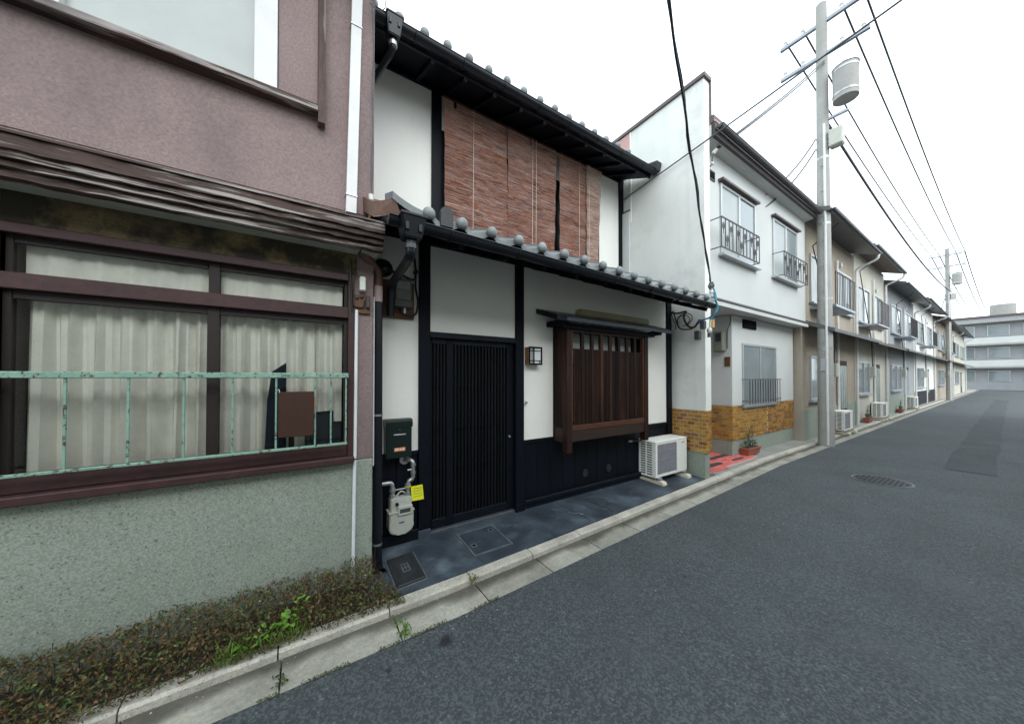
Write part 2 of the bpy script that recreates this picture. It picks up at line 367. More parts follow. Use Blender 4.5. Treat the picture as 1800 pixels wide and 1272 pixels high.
def pz(y): return .05 * y                              # the forecourt falls to the kerb
def slab(x0, x1, y1, mat, name, zoff=0., n=12):
    bm = nb(); top, bot = [], []
    for i in range(n + 1):
        x = x0 + (x1 - x0) * i / n; f = kfront(x) + .092
        top.append([bm.verts.new((x, f, pz(f) + zoff)), bm.verts.new((x, y1, pz(y1) + zoff))])
        bot.append([bm.verts.new((x, f, -.15)), bm.verts.new((x, y1, -.15))])
    for i in range(n):
        bm.faces.new((top[i][0], top[i + 1][0], top[i + 1][1], top[i][1]))
        bm.faces.new((bot[i][0], bot[i + 1][0], top[i + 1][0], top[i][0]))
    bm.faces.new((bot[0][0], top[0][0], top[0][1], bot[0][1])); bm.faces.new((bot[n][0], bot[n][1], top[n][1], top[n][0]))
    return structure(name, bm, mat)
pave = slab(.40, 5.40, .16, m_pave, 'pavement')
slab(-3, .396, .1, m_soil, 'soil_bed', -.012)
slab(5.404, 80, .6, M('concrete_forecourt', (.27, .27, .25), .85, .15, 2, .12, 60, bump=.3, bs=80), 'forecourt', -.012, 40)
def strip(x0, y0, x1, y1, w, z=.003):                  # thin flush line on the forecourt
    d = Vector((x1 - x0, y1 - y0, 0)).normalized(); n = Vector((-d.y, d.x, 0)) * w / 2
    bm = nb(); P = [Vector((x0, y0, 0)) + n, Vector((x1, y1, 0)) + n, Vector((x1, y1, 0)) - n, Vector((x0, y0, 0)) - n]
    bm.faces.new([bm.verts.new((p.x, p.y, pz(p.y) + z)) for p in P]); return bm
for (x0, y0, x1, y1, w, mt) in ((2.62, -.06, 2.66, -.60, .007, m_groove), (3.0, -.05, 3.06, -.58, .007, m_groove), (1.28, -.57, 1.29, -.66, .006, m_groove)):
    obj('joint_line', strip(x0, y0, x1, y1, w), mt, pave)
for (x0, y0, x1, y1, w) in ((2.57, -.33, 2.68, -.43, .010), (2.66, -.42, 2.69, -.45, .02), (2.45, -.17, 2.5, -.22, .008), (3.0, -.46, 3.03, -.5, .010), (3.1, -.12, 3.14, -.17, .007)):
    obj('paint_scrape', strip(x0, y0, x1, y1, w, .005), m_scrape, pave)

# ------------------------------------------------------------------ the black-and-white townhouse
house = thing('townhouse', 'black and white wooden townhouse with latticed door, reed blinds and grey tiled eaves', 'house', (2.8, 0, 0))
core = nb()
box(core, .30, 5.20, .20, 6.0, -.1, 2.98); box(core, .30, 5.19, 1.10, 6.0, 2.98, 5.42)
obj('house_core', core, m_darkin, house)
pbox('plaster_panel', m_plaster, house, .30, .924, .0, .19, .846, 2.97, 0)
pbox('plaster_panel', m_plaster, house, 1.031, 2.048, .0, .19, 2.003, 2.97, 0)
pbox('plaster_panel', m_plaster, house, 2.156, 5.064, .0, .19, .80, 2.97, 0)
for a, b in ((.922, 1.033), (2.046, 2.158), (5.062, 5.186)):
    pbox('post', m_black, house, a, b, -.03, .18, .072 if a < 2 else .0, 2.97, .004)
pbox('post_foot', M('bluegrey_metal_shoe', (.05, .065, .085), .45, .2, 8), house, .917, 1.038, -.038, .1, -.01, .074, .003)
pbox('post_foot', m_black, house, 2.040, 2.164, -.038, .1, -.01, .085, .003)
pbox('lintel', m_blackh, house, 1.033, 2.046, -.022, .15, 1.945, 2.003, .003)
pbox('eave_beam', m_blackh, house, .30, 5.186, -.018, .12, 2.86, 2.95, .003)
# wainscots, board by board
def wainscot(x0, x1, z0, z1, w):
    n = round((x1 - x0) / w); w = (x1 - x0) / n
    for i in range(n):
        piece('wainscot_board', m_black, house, x0 + i * w + .0025, x0 + (i + 1) * w - .0025, .002, .03, z0, z1, .002)
wainscot(2.160, 5.060, .112, .768, .2075)
pbox('wainscot_backing', m_darkin, house, 2.158, 5.062, .032, .19, -.02, .80, 0)
pbox('wainscot_backing', m_darkin, house, .30, .922, .032, .19, -.02, .846, 0)
pbox('wainscot_rail', m_blackh, house, 2.158, 5.062, -.016, .03, .77, .809, .004)
pbox('wainscot_sill', m_blackh, house, 2.158, 5.062, -.052, .03, .072, .11, .004)
pbox('base_board', m_blackh, house, 2.158, 5.062, -.012, .03, -.03, .07, .002)
wainscot(.32, .920, .1, .81, .2)
pbox('wainscot_rail', m_blackh, house, .30, .922, -.014, .03, .811, .846, .003)
pbox('base_board', m_blackh, house, .30, .922, -.03, .03, -.03, .098, .003)
for x in (3.172, 3.636):                               # round underfloor vents
    v = obj('floor_vent', tube(nb(), [(x, .004, .262), (x, -.008, .262)], .052, 20), M('vent_cast', (.010, .011, .013), .4, .1, 20), house, True)
    r = nb(); tube(r, [(x + .044 * math.cos(a), -.009, .262 + .044 * math.sin(a)) for a in [i * math.pi / 10 for i in range(21)]], .005, 6)
    for a in (0, 60, 120):
        c, s = math.cos(R(a + 20)), math.sin(R(a + 20))
        tube(r, [(x - .04 * c, -.009, .262 - .04 * s), (x + .04 * c, -.009, .262 + .04 * s)], .0045, 6)
    obj('vent_rosette', r, M('vent_rim', (.022, .025, .028), .4, .1, 20), v, True)
# sliding door
door = obj('door', box(nb(), 1.033, 2.046, .112, .118, .02, 1.95), m_glassdark, house)
for a, b, z0, z1, y in ((1.036, 1.074, .03, 1.945, .035), (1.223, 1.299, .03, 1.945, .03), (1.955, 2.044, .03, 1.945, .03)):
    piece('door_stile', m_black, door, a, b, y, y + .045, z0, z1, .003)
for a, b in ((1.074, 1.223), (1.299, 1.955)):
    piece('door_rail', m_blackh, door, a, b, .034, .074, .03, .118, .003)
    piece('door_rail', m_blackh, door, a, b, .034, .074, 1.89, 1.945, .003)
    for z in (.613, 1.024, 1.46): piece('lattice_bar', m_blackh, door, a, b, .066, .088, z - .012, z + .012, .002)
for i in range(4): piece('lattice_slat', m_black2, door, 1.086 + i * .036, 1.106 + i * .036, .038, .066, .118, 1.89, .003)
for i in range(16):
    x = 1.314 + i * .0402; piece('lattice_slat', m_black2, door, x, x + .021, .036, .066, .118, 1.89, .003)
for x0, n, st in ((1.086, 4, .036), (1.314, 16, .0402)):  # added blocks imitating the highlight ticks where slats cross the bars
    for z in (.613, 1.024):
        for i in range(n): piece('highlight_tick', m_zincdark if 'm_zincdark' in globals() else m_blackh, door, x0 + i * st + .004, x0 + i * st + .017, .031, .04, z - .014, z + .014, .003)
obj('door_handle', tube(nb(), [(1.985, .032, .868), (1.985, .012, .868)], [.016, .013], 14), m_zinc, door, True)
obj('door_threshold', box(nb(), 1.033, 2.046, -.01, .1, -.02, .022, .003), M('worn_sill', (.1, .11, .12), .4, .2, 20, metal=.4), house)
# bay window with parent-and-child lattice
bay = obj('bay_window', box(nb(), 2.64, 4.18, -.02, .03, .92, 2.2), m_darkin, house)
for a, b in ((2.618, 2.702), (4.112, 4.198)): pbox('bay_post', m_brown, bay, a, b, -.262, -.176, .642, 2.2, .004)
for a, b in ((2.618, 2.65), (4.166, 4.198)): pbox('bay_wall_post', m_brown, bay, a, b, -.03, .02, .75, 2.2, .003)
pbox('bay_rail', m_brownh, bay, 2.702, 4.112, -.25, -.18, .768, .9, .004)
pbox('bay_sill', m_redwood, bay, 2.702, 4.112, -.256, -.19, .902, .966, .004)
pbox('bay_head', m_brownh, bay, 2.702, 4.112, -.25, -.19, 2.10, 2.2, .003)
for x0 in (2.624, 4.168):
    pbox('side_rail', m_brownh, bay, x0, x0 + .024, -.176, -.03, .757, .93, .003)
    pbox('side_panel', m_brown, bay, x0 + .004, x0 + .014, -.176, -.03, .93, 2.2, .002)
    for y in (-.155, -.125, -.095, -.065): piece('side_slat', m_brown, bay, x0 - .003, x0 + .006, y - .007, y + .007, .94, 2.19, .002)
pbox('bay_floor', m_brownh, bay, 2.64, 4.17, -.19, -.02, .80, .86, .002)
pbox('inner_frame', m_redwood, bay, 2.704, 2.724, -.252, -.20, .966, 2.10, .002)
pbox('inner_frame', m_redwood, bay, 4.088, 4.110, -.252, -.20, .966, 2.10, .002)
pitch = (4.088 - 2.724) / 8
for i in range(9):
    x = 2.724 + i * pitch; w = .024
    if 0 < i < 8: piece('lattice_parent', m_brown, bay, x - w, x + w, -.25, -.215, .966, 2.10, .003)
for i in range(8):
    for k in range(5):
        x = 2.724 + i * pitch + .024 + (k + .5) * (pitch - .048) / 5
        piece('lattice_child', m_brown, bay, x - .0075, x + .0075, -.243, -.222, .966, 1.902, .002)
pbox('lattice_top_bar', m_brownh, bay, 2.724, 4.088, -.238, -.214, 1.884, 1.904, .002)
for z in (1.271, 1.467, 1.70): pbox('lattice_bar', m_brownh, bay, 2.724, 4.088, -.2225, -.204, z - .011, z + .011, .002)
for i in range(4):
    a = 2.724 + i * pitch * 2
    pbox('window_pane', m_frost, bay, a + .01, a + pitch * 2 - .01, -.05, -.044, .98, 2.12, 0)
    pbox('window_stile', m_brown, bay, a - .018, a + .01, -.06, -.03, .98, 2.15, .002)
aw = nb()
hexa(aw, [(2.355, .0, 2.325), (4.578, .0, 2.325), (4.578, -.39, 2.195), (2.355, -.39, 2.195), (2.355, .0, 2.385), (4.578, .0, 2.385), (4.578, -.39, 2.243), (2.355, -.39, 2.243)])
obj('bay_awning', aw, m_blackh, bay)
obj('awning_flashing', hexa(nb(), [(2.352, -.13, 2.340), (4.581, -.13, 2.340), (4.581, -.397, 2.243), (2.352, -.397, 2.243), (2.352, -.13, 2.346), (4.581, -.13, 2.346), (4.581, -.400, 2.250), (2.352, -.400, 2.250)]), m_gutter, bay)
pbox('awning_fascia', M('blue_grey_fascia', (.04, .05, .065), .4, .15, 6, metal=.15, stretch=(.2, 1, 1)), bay, 2.50, 4.578, -.398, -.391, 2.197, 2.242, .001)
pbox('awning_beam', m_black, bay, 2.53, 4.30, -.30, -.17, 2.135, 2.196, .003)
for x in (2.50, 4.34): pbox('awning_bracket', m_black, bay, x + .01, x + .09, -.33, .0, 2.17, 2.235, .004)
# eaves: soffits, rafters
def tilt(x): return -.0185 * (x - 1)                   # the lower eave sags a little to the far end
lo = nb(); hexa(lo, [(.46, -.80, 2.63), (5.0, -.80, 2.56), (5.2, .98, 3.33), (.46, .98, 3.36), (.46, -.80, 2.665), (5.0, -.80, 2.595), (5.2, .98, 3.365), (.46, .98, 3.395)])
obj('lower_roof_deck', lo, m_black, house)
for i in range(11):
    x = .62 + i * .42; t = tilt(x)
    piece('lower_rafter', m_black, house, x - .022, x + .022, -.42 - .38, -.42 + .42, 2.735 + t - .02, 2.735 + t + .03, .002, (math.atan(.41), 0, 0))
up = nb(); hexa(up, [(.25, .36, 5.125), (5.16, .36, 5.125), (5.16, 3.6, 6.58), (.25, 3.6, 6.58), (.25, .36, 5.155), (5.16, .36, 5.155), (5.16, 3.6, 6.61), (.25, 3.6, 6.61)])
obj('upper_roof_deck', up, m_black, house)
for i in range(-3, 10):
    x = 1.574 + i * .4
    if x < 5.1: piece('upper_rafter', m_black, house, x - .024, x + .024, .67 - .36, .67 + .36, 5.205, 5.265, .002, (math.atan(.45), 0, 0))
pbox('upper_fascia', m_blackh, house, .25, 5.16, .33, .358, 5.10, 5.20, .002)
pbox('upper_wall_beam', m_black, house, .30, 5.215, .95, 1.09, 5.33, 5.50, .002)
for x in (1.66, 2.92, 4.2): pbox('eave_hanger', m_black, house, x - .018, x + .018, .86, .90, 5.14, 5.32, .002)
# upper storey wall
pbox('upper_plaster_panel', m_plaster, house, .30, 1.376, .985, 1.09, 3.3, 5.34, 0)
pbox('upper_plaster_panel', m_plaster, house, 4.56, 5.10, .985, 1.09, 3.3, 5.34, 0)
pbox('upper_plaster_panel', m_plaster, house, 1.505, 4.56, .985, 1.09, 4.86, 5.34, 0)
pbox('upper_post', m_black, house, 1.374, 1.507, .955, 1.09, 3.3, 5.36, .003)
pbox('upper_post', m_black, house, 5.097, 5.217, .955, 1.09, 3.3, 5.36, .003)
win = obj('upper_window', box(nb(), 1.507, 4.56, 1.04, 1.045, 3.3, 4.86), m_glassdark, house)
for x in (1.507, 2.5, 3.5, 4.5): pbox('window_frame', m_black, win, x, x + .05, .98, 1.04, 3.35, 4.82, .002)
pbox('window_frame', m_black, win, 1.507, 4.56, .975, 1.04, 4.82, 4.86, .002)
# roof tiles: S-shaped pan tiles, the eave row with round ball ends and aprons
def tprof(t):
    t %= 1.0
    if t < .42: return .036 * math.cos(math.pi * t / .42)
    return -.036 + .058 * ((t - .42) / .58) ** 1.3
W = .265
def tile_bm(L, slope, eave, ballr=.047):
    bm = nb(); n = 12; top, bot = [], []
    ds, dz = L / math.hypot(1, slope), L * slope / math.hypot(1, slope)
    for i in range(n + 1):
        t = i / n * .985; x = t * W; z = tprof(t) if t < .97 else tprof(.97)
        z = z + .0
        top.append((bm.verts.new((x, 0, z)), bm.verts.new((x, ds, z + dz))))
        bot.append((bm.verts.new((x, .003, z - (.05 if eave else .018))), bm.verts.new((x, ds, z + dz - .018))))
    for i in range(n):
        bm.faces.new((top[i][0], top[i + 1][0], top[i + 1][1], top[i][1]))
        bm.faces.new((bot[i][0], bot[i + 1][0], top[i + 1][0], top[i][0]))
        bm.faces.new((bot[i][1], bot[i + 1][1], bot[i + 1][0], bot[i][0]))
    bm.faces.new((bot[0][0], top[0][0], top[0][1], bot[0][1])); bm.faces.new((bot[n][0], bot[n][1], top[n][1], top[n][0]))
    if eave:
        ball(bm, (.006, -.016, .006), ballr, (1, .8, 1), 18, 12)
    return bm
def tile_field(y0, z0, slope, x0, cols, rows_, tl, expo, ballr=.047):
    me_e = mesh_of(tile_bm(tl, slope, True, ballr), m_tile, True, 'eave_tile'); me_t = mesh_of(tile_bm(tl, slope, False), m_tile, True, 'roof_tile')
    h = math.hypot(1, slope); inst = []
    for r in range(rows_):
        for c in range(cols):
            x = x0 + c * W; y = y0 + r * expo / h; z = z0(x) + r * expo * slope / h + r * .002
            put('eave_tile' if r == 0 else 'roof_tile', me_e if r == 0 else me_t, house, (x + random.uniform(-.004, .004), y + random.uniform(-.005, .005), z + random.uniform(-.002, .002)), (0, random.uniform(-.006, .006), random.uniform(-.006, .006)))
tile_field(-.80, lambda x: 2.742 + tilt(x), .40, 1.016 - W, 16, 8, .30, .235)
tile_field(.33, lambda x: 5.315, .45, .801 - W * 2, 17, 5, .30, .235, .052)
# verge tile sweeping up at the left end, and the dark round-topped end tile
bm = nb(); n = 14; T, B, D, C_ = [], [], [], []
for i in range(n + 1):
    t = i / n; x = .50 + t * .25; z = 2.84 - .085 * math.sin(t * math.pi / 2) ** .9 + .006 * t
    T.append((bm.verts.new((x, -.82, z)), bm.verts.new((x, -.55, z + .11))))
    B.append((bm.verts.new((x, -.817, z - .05)), bm.verts.new((x, -.55, z + .06))))
for i in range(n):
    bm.faces.new((T[i][0], T[i + 1][0], T[i + 1][1], T[i][1])); bm.faces.new((B[i][0], B[i + 1][0], T[i + 1][0], T[i][0])); bm.faces.new((B[i][1], B[i + 1][1], B[i + 1][0], B[i][0]))
bm.faces.new((B[0][0], T[0][0], T[0][1], B[0][1])); bm.faces.new((B[n][0], B[n][1], T[n][1], T[n][0]))
obj('verge_tile', bm, m_tile, house, True)
prof = [(.846, 2.69), (.944, 2.69), (.944, 2.795)] + [(.895 + .049 * math.cos(a), 2.795 + .045 * math.sin(a)) for a in [k * math.pi / 10 for k in range(1, 10)]] + [(.846, 2.795)]
obj('end_tile', prism(nb(), prof, 'y', -.825, -.79), m_tiledark, house)
fl = nb(); hexa(fl, [(.40, -.62, 2.72), (.56, -.80, 2.70), (.60, -.30, 2.90), (.36, -.30, 2.90), (.40, -.62, 2.83), (.52, -.80, 2.80), (.58, -.30, 3.02), (.36, -.30, 3.02)])
obj('roof_flashing', fl, m_copper, house)
# gutters with leaf hoppers
def half_gutter(x0, x1, y, z0, z1, r):
    bm = nb(); n = 10; rings = []
    for x, z in ((x0, z0), (x1, z1)):
        ring = [(x, y - r * 1.0 * math.cos(math.pi * k / n), z - r * 1.05 * math.sin(math.pi * k / n)) for k in range(n + 1)]
        ring += [(x, y + (r - .005) * math.cos(math.pi * k / n), z - (r - .005) * math.sin(math.pi * k / n)) for k in range(n + 1)]
        rings.append([bm.verts.new(p) for p in ring])
    N_ = len(rings[0])
    for k in range(N_): bm.faces.new((rings[0][k], rings[0][(k + 1) % N_], rings[1][(k + 1) % N_], rings[1][k]))
    for ring, s in ((rings[0], -1), (rings[1], 1)):
        bm.faces.new(ring if s > 0 else ring[::-1])
    tube(bm, [(x0, y - r - .002, z0), (x1, y - r - .002, z1)], .0055, 6)
    cap = [(y - r * math.cos(math.pi * k / n), -r * 1.05 * math.sin(math.pi * k / n)) for k in range(n + 1)]
    prism(bm, [(p[0], p[1] + z0) for p in cap], 'x', x0, x0 + .004); prism(bm, [(p[0], p[1] + z1) for p in cap], 'x', x1 - .004, x1)
    return bm
g1 = obj('lower_gutter', half_gutter(.46, 4.80, -.862, 2.632, 2.562, .052), m_gutter, house, True)
for x in [.9 + .61 * i for i in range(7)]:
    z = 2.632 - .0161 * (x - .46)
    obj('gutter_bracket', tube(nb(), [(x, -.862 - .056 * math.cos(math.pi * k / 8), z - .059 * math.sin(math.pi * k / 8)) for k in range(9)], .006, 6), m_gutter, g1, True)
g2 = obj('upper_gutter', half_gutter(.30, 5.20, .262, 5.172, 5.19, .06), m_gutter, house, True)
for x in [.95 + .55 * i for i in range(8)]:
    z = 5.172 + .0037 * (x - .3)
    obj('gutter_bracket', tube(nb(), [(x, .262 - .065 * math.cos(math.pi * k / 8), z - .068 * math.sin(math.pi * k / 8)) for k in range(9)], .0065, 6), m_gutter, g2, True)
def hopper(x0, x1, y, zt, zb, name):
    bm = nb(); c = (x0 + x1) / 2; w, d = (x1 - x0) / 2, .09
    hexa(bm, [(c - w * .72, y - d * .7, zb), (c + w * .72, y - d * .7, zb), (c + w * .72, y + d * .6, zb), (c - w * .72, y + d * .6, zb), (c - w, y - d, zt), (c + w, y - d, zt), (c + w, y + d * .7, zt), (c - w, y + d * .7, zt)])
    bmesh.ops.bevel(bm, geom=list(bm.edges), offset=.008, segments=2, affect='EDGES')
    box(bm, c - w - .006, c + w + .006, y - d - .006, y + d * .7 + .004, zt - .006, zt + .012, .003)
    for s in (-.55, .5): box(bm, c + s * w - .012, c + s * w + .012, y - d * .98, y - d * .6, zt - .105, zt - .05, .003)
    tube(bm, [(c, y, zb + .01), (c, y, zb - .05)], .038, 16)
    return obj(name, bm, m_gutter, house, True)
hopper(.522, .688, -.895, 2.632, 2.49, 'lower_hopper')
hopper(.648, .806, .25, 5.17, 4.985, 'upper_hopper')
obj('lower_downpipe', tube(nb(), bend([(.605, -.895, 2.46), (.605, -.895, 2.39), (.628, -.17, 2.36), (.628, -.14, 2.09)], .07, 5), .033, 14), m_gutter, house, True)
obj('pipe_collar', tube(nb(), [(.605, -.895, 2.462), (.605, -.895, 2.432)], .040, 14), M('collar', (.05, .056, .065), .3, .1, 9), house, True)
obj('upper_downpipe', tube(nb(), bend([(.727, .25, 4.96), (.727, .25, 4.88), (.52, .90, 4.76), (.52, .93, 3.45)], .08, 5), .033, 14), m_gutter, house, True)
obj('pipe_collar', tube(nb(), [(.727, .25, 4.955), (.727, .25, 4.915)], .041, 14), m_zinc, house, True)
obj('roof_end_block', hexa(nb(), [(5.10, .18, 5.16), (5.215, .18, 5.16), (5.215, .42, 5.20), (5.10, .42, 5.20), (5.08, .15, 5.29), (5.215, .15, 5.29), (5.215, .45, 5.36), (5.08, .45, 5.36)]), m_tiledark, house)
obj('vent_hood', ball(tube(nb(), [(.592, .0, 2.55), (.592, -.03, 2.55)], .082, 20), (.592, -.035, 2.55), .068, (1, .75, 1), 18, 12), m_gutter, house, True)

# ------------------------------------------------------------------ reed blinds hanging from the upper eave
def blind(x0, x1, xb, z1, z0, y, label, pal, cords, seed):
    t = thing('reed_blind', label, 'blind', ((x0 + x1) / 2, y, z1), 'reed blinds hanging before the upper window')
    bm = nb(); lay = bm.loops.layers.float_color.new('tint'); rows_ = int((z1 - z0) / .0068)
    rn = random.Random(seed)
    for r in range(rows_):
        z = z1 - .02 - r * .0068; f = r / rows_; xr = x1 + (xb - x1) * f
        xl = x0 + rn.uniform(-.0015, .0015); xr += rn.uniform(-.002, .002)
        x = xl; yo = y + .006 * math.sin(r * .11 + seed) + rn.uniform(-.0012, .0012); h = .0031
        while x < xr:
            e = min(xr, x + rn.uniform(.04, .2))
            nz = noise.noise(Vector((x * 6 + seed * 9, z * 88, seed))) + .55 * noise.noise(Vector((x * 1.3, z * 9, seed + 4))) + rn.uniform(-.8, .8)
            k = max(0, min(len(pal) - 1.001, (nz * .46 + .45) * (len(pal) - 1))); i = int(k); q = k - i
            c = [pal[i][j] * (1 - q) + pal[i + 1][j] * q for j in range(3)] + [1]
            a = [bm.verts.new((X, yy, zz)) for X in (x, e) for yy, zz in ((yo, z - h), (yo - .0028, z), (yo, z + h))]
            for qd in ((0, 3, 4, 1), (1, 4, 5, 2)):
                fc = bm.faces.new([a[i_] for i_ in qd])
                for lp in fc.loops: lp[lay] = c
            x = e
    obj('reeds', bm, m_reed, t, kind='stuff')
    for cx in cords:
        obj('cord', tube(nb(), [(cx, y - .009, z1), (cx - .006, y - .01, (z0 + z1) / 2), (cx - .012, y - .009, z0)], .0036, 5), m_string, t)
    pbox('top_batten', m_redwood, t, x0 - .01, x1 + .01, y - .008, y + .008, z1 - .012, z1 + .012, .002)
    pbox('bottom_batten', m_redwood, t, x0 - .01, xb + .01, y - .008, y + .008, z0 - .012, z0 + .012, .002)
    for cx in (x0 + .12, x1 - .12):
        obj('hanger', tube(nb(), [(cx, y, z1), (cx, y + .01, z1 + .085)], .003, 5), m_cable, t)
PA = [srgb(86, 60, 53), srgb(122, 88, 79), srgb(162, 104, 74), srgb(155, 119, 106), srgb(151, 128, 121), srgb(170, 145, 138), srgb(190, 169, 164)]
PB = [srgb(136, 108, 96), srgb(160, 128, 114), srgb(180, 152, 140), srgb(194, 170, 158), srgb(206, 186, 174)]
blind(1.512, 2.455, 2.515, 5.23, 3.5, .862, 'reed blind with orange streaks beside the left dark post, leftmost of the blinds', PA, (1.93,), 1)
blind(2.484, 3.412, 3.365, 5.23, 3.5, .85, 'middle reed blind between the thin slit and the wide black gap', PA, (2.93, 3.0), 2)
blind(3.478, 4.12, 4.06, 5.23, 3.5, .85, 'narrow reed blind just right of the wide black gap', PA, (3.92,), 3)
blind(4.07, 4.445, 4.345, 5.23, 3.5, .825, 'pale worn reed blind beside the white plaster, overlapping its neighbour', PB, (4.13,), 4)

# ------------------------------------------------------------------ things on the townhouse front
lamp = thing('wall_lamp', 'square wooden wall lamp with black lattice and frosted panes beside the door', 'lamp', (2.28, 0, 1.8))
pbox('lamp_body', m_lampwood, lamp, 2.186, 2.372, -.078, .0, 1.70, 1.906, .003)
pbox('lamp_glass', m_lampglass, lamp, 2.196, 2.366, -.083, -.079, 1.712, 1.894, 0)
fr = nb()
for a, b, c, d in ((2.186, 2.378, 1.696, 1.715), (2.186, 2.378, 1.891, 1.91), (2.186, 2.204, 1.715, 1.891), (2.36, 2.378, 1.715, 1.891), (2.204, 2.36, 1.742, 1.750), (2.204, 2.36, 1.858, 1.866), (2.247, 2.263, 1.715, 1.891), (2.225, 2.231, 1.715, 1.891), (2.335, 2.341, 1.715, 1.742)):
    box(fr, a, b, -.094, -.0845, c, d, .0015)
obj('lamp_frame', fr, m_black, lamp)
hk = thing('wall_bracket', 'small white wall bracket with a dark button on the plaster by the door post', 'bracket', (2.19, 0, 1.26))
pbox('plate', m_whitepl, hk, 2.166, 2.196, -.014, 0, 1.225, 1.29, .005)
obj('button', tube(nb(), [(2.192, -.012, 1.252), (2.192, -.036, 1.252)], .014, 12), m_steel, hk, True)

cov = thing('roller_cover', 'long olive round-ended cover fixed to the plaster above the bay awning', 'cover', (3.76, 0, 2.41))
pf = [(3.005 + .05 - .05 * math.sin(a), 2.405 + .05 * math.cos(a)) for a in [k * math.pi / 8 for k in range(9)]] + [(4.475 + .05 * math.sin(a), 2.405 - .05 * math.cos(a)) for a in [k * math.pi / 8 for k in range(9)]]
b_ = prism(nb(), pf, 'y', -.07, 0); bmesh.ops.bevel(b_, geom=[e for e in b_.edges if all(abs(v.co.y + .07) < 1e-5 for v in e.verts)], offset=.018, segments=3, affect='EDGES')
obj('cover_shell', b_, m_olive, cov, True)
pbox('cover_bracket', m_olive, cov, 3.15, 3.19, -.05, 0, 2.33, 2.36, .003); pbox('cover_bracket', m_olive, cov, 4.3, 4.34, -.05, 0, 2.33, 2.36, .003)

mb = thing('mailbox', 'dark green metal mailbox with an orange sticker on the white plaster', 'mailbox', (.725, 0, .8))
pbox('mailbox_body', m_mail, mb, .606, .834, -.105, -.002, .815, 1.10, .006)
ld = nb(); prism(ld, [(-.112, 1.094), (.0 - .002, 1.094), (-.002, 1.166), (-.098, 1.166), (-.112, 1.146)], 'x', .600, .840); obj('lid', ld, m_mail, mb)
pbox('slot_plate', m_mailslot, mb, .672, .778, -.111, -.104, 1.024, 1.036, .002)
obj('lock', tube(nb(), [(.725, -.104, 1.072), (.725, -.114, 1.072)], .011, 12), M('lock', (.03, .03, .03), .3, 0), mb, True)
stk = pbox('sticker', m_sticker, mb, .676, .775, -.1075, -.1045, .878, .912, 0)
for i, (a, b) in enumerate(((.684, .716), (.722, .738), (.744, .768))): pbox('sticker_print', m_stickprint, stk, a, b, -.1088, -.1078, .886, .904, 0)

gm = thing('gas_meter', 'grey gas meter with metal pipes on the black boards left of the door', 'gas meter', (.735, -.1, .15))
up_ = [(.642, .30), (.828, .30), (.828, .462), (.642, .462)]
b_ = prism(nb(), up_, 'y', -.135, -.035); bmesh.ops.bevel(b_, geom=list(b_.edges), offset=.008, segments=2, affect='EDGES'); obj('meter_top', b_, m_meter, gm, True)
lw = [(.628, .345)] + [(.628 + .07 - .07 * math.cos(a), .205 - .062 * math.sin(a)) for a in [k * math.pi / 12 for k in range(7)]] + [(.842 - .07 + .07 * math.sin(a), .205 - .062 * math.cos(a)) for a in [k * math.pi / 12 for k in range(7)]] + [(.842, .345)]
b_ = prism(nb(), lw, 'y', -.152, -.025); bmesh.ops.bevel(b_, geom=[e for e in b_.edges if abs(e.verts[0].co.y - e.verts[1].co.y) < 1e-5], offset=.012, segments=2, affect='EDGES'); obj('meter_bowl', b_, m_meter, gm, True)
pbox('meter_flange', m_meter, gm, .622, .848, -.157, -.03, .338, .352, .003)
pbox('display_housing', m_meter, gm, .700, .828, -.165, -.13, .315, .395, .004)
pbox('display', m_lcd, gm, .715, .808, -.1665, -.164, .338, .372, 0)
obj('sensor', tube(nb(), [(.695, -.135, .415), (.695, -.15, .415)], .015, 14), M('black_rubber', (.01, .01, .01), .4, 0), gm, True)
pbox('maker_mark', M('blue_print', (.08, .1, .22), .5, .3, 80), gm, .71, .756, -.1535, -.1515, .243, .258, 0)
obj('top_bar', tube(nb(), [(.665, -.085, .528), (.805, -.085, .528)], .007, 8), m_zinc, gm)
obj('inlet_pipe', tube(nb(), bend([(.668, -.085, .46), (.668, -.085, .60), (.60, -.085, .60), (.54, -.085, .60)], .05), .019, 12), m_zinc, gm, True)
obj('outlet_pipe', tube(nb(), bend([(.805, -.085, .46), (.805, -.085, .59), (.852, -.085, .60), (.852, -.085, .775), (.80, -.03, .775), (.79, .0, .775)], .04), .019, 12), m_zinc, gm, True)
for z, x in ((.475, .668), (.53, .668), (.475, .805), (.555, .805)): obj('union', tube(nb(), [(x, -.085, z - .014), (x, -.085, z + .014)], .027, 8), m_zinc, gm)
for z in (.66, .735): obj('union', tube(nb(), [(.852, -.085, z - .012), (.852, -.085, z + .012)], .024, 10), m_zinc, gm, True)
obj('valve', tube(nb(), [(.852, -.085, .69), (.80, -.085, .69)], [.012, .008], 10), m_zinc, gm, True)
obj('wall_flange', tube(nb(), [(.79, -.004, .775), (.79, -.02, .775)], .045, 18), m_zinc, gm, True)
b_ = nb()
for a in range(7):
    t = a / 6; tube(b_, [(.70 + .09 * t, -.085, .462 + .04 * math.sin(t * 3.1)), (.715 + .09 * t, -.085, .47 + .04 * math.sin((t + .15) * 3.1))], .007, 6)
obj('seal_wire', b_, m_meter, gm)
tg = thing('yellow_tag', 'bright yellow paper tag tied to the gas pipe', 'tag', (.88, -.11, .55))
b_ = nb(); hexa(b_, [(.832, -.118, .408), (.94, -.135, .412), (.94, -.133, .412), (.832, -.116, .408), (.826, -.108, .540), (.930, -.122, .546), (.930, -.120, .546), (.826, -.106, .540)])
obj('tag_sheet', b_, m_yellow, tg)
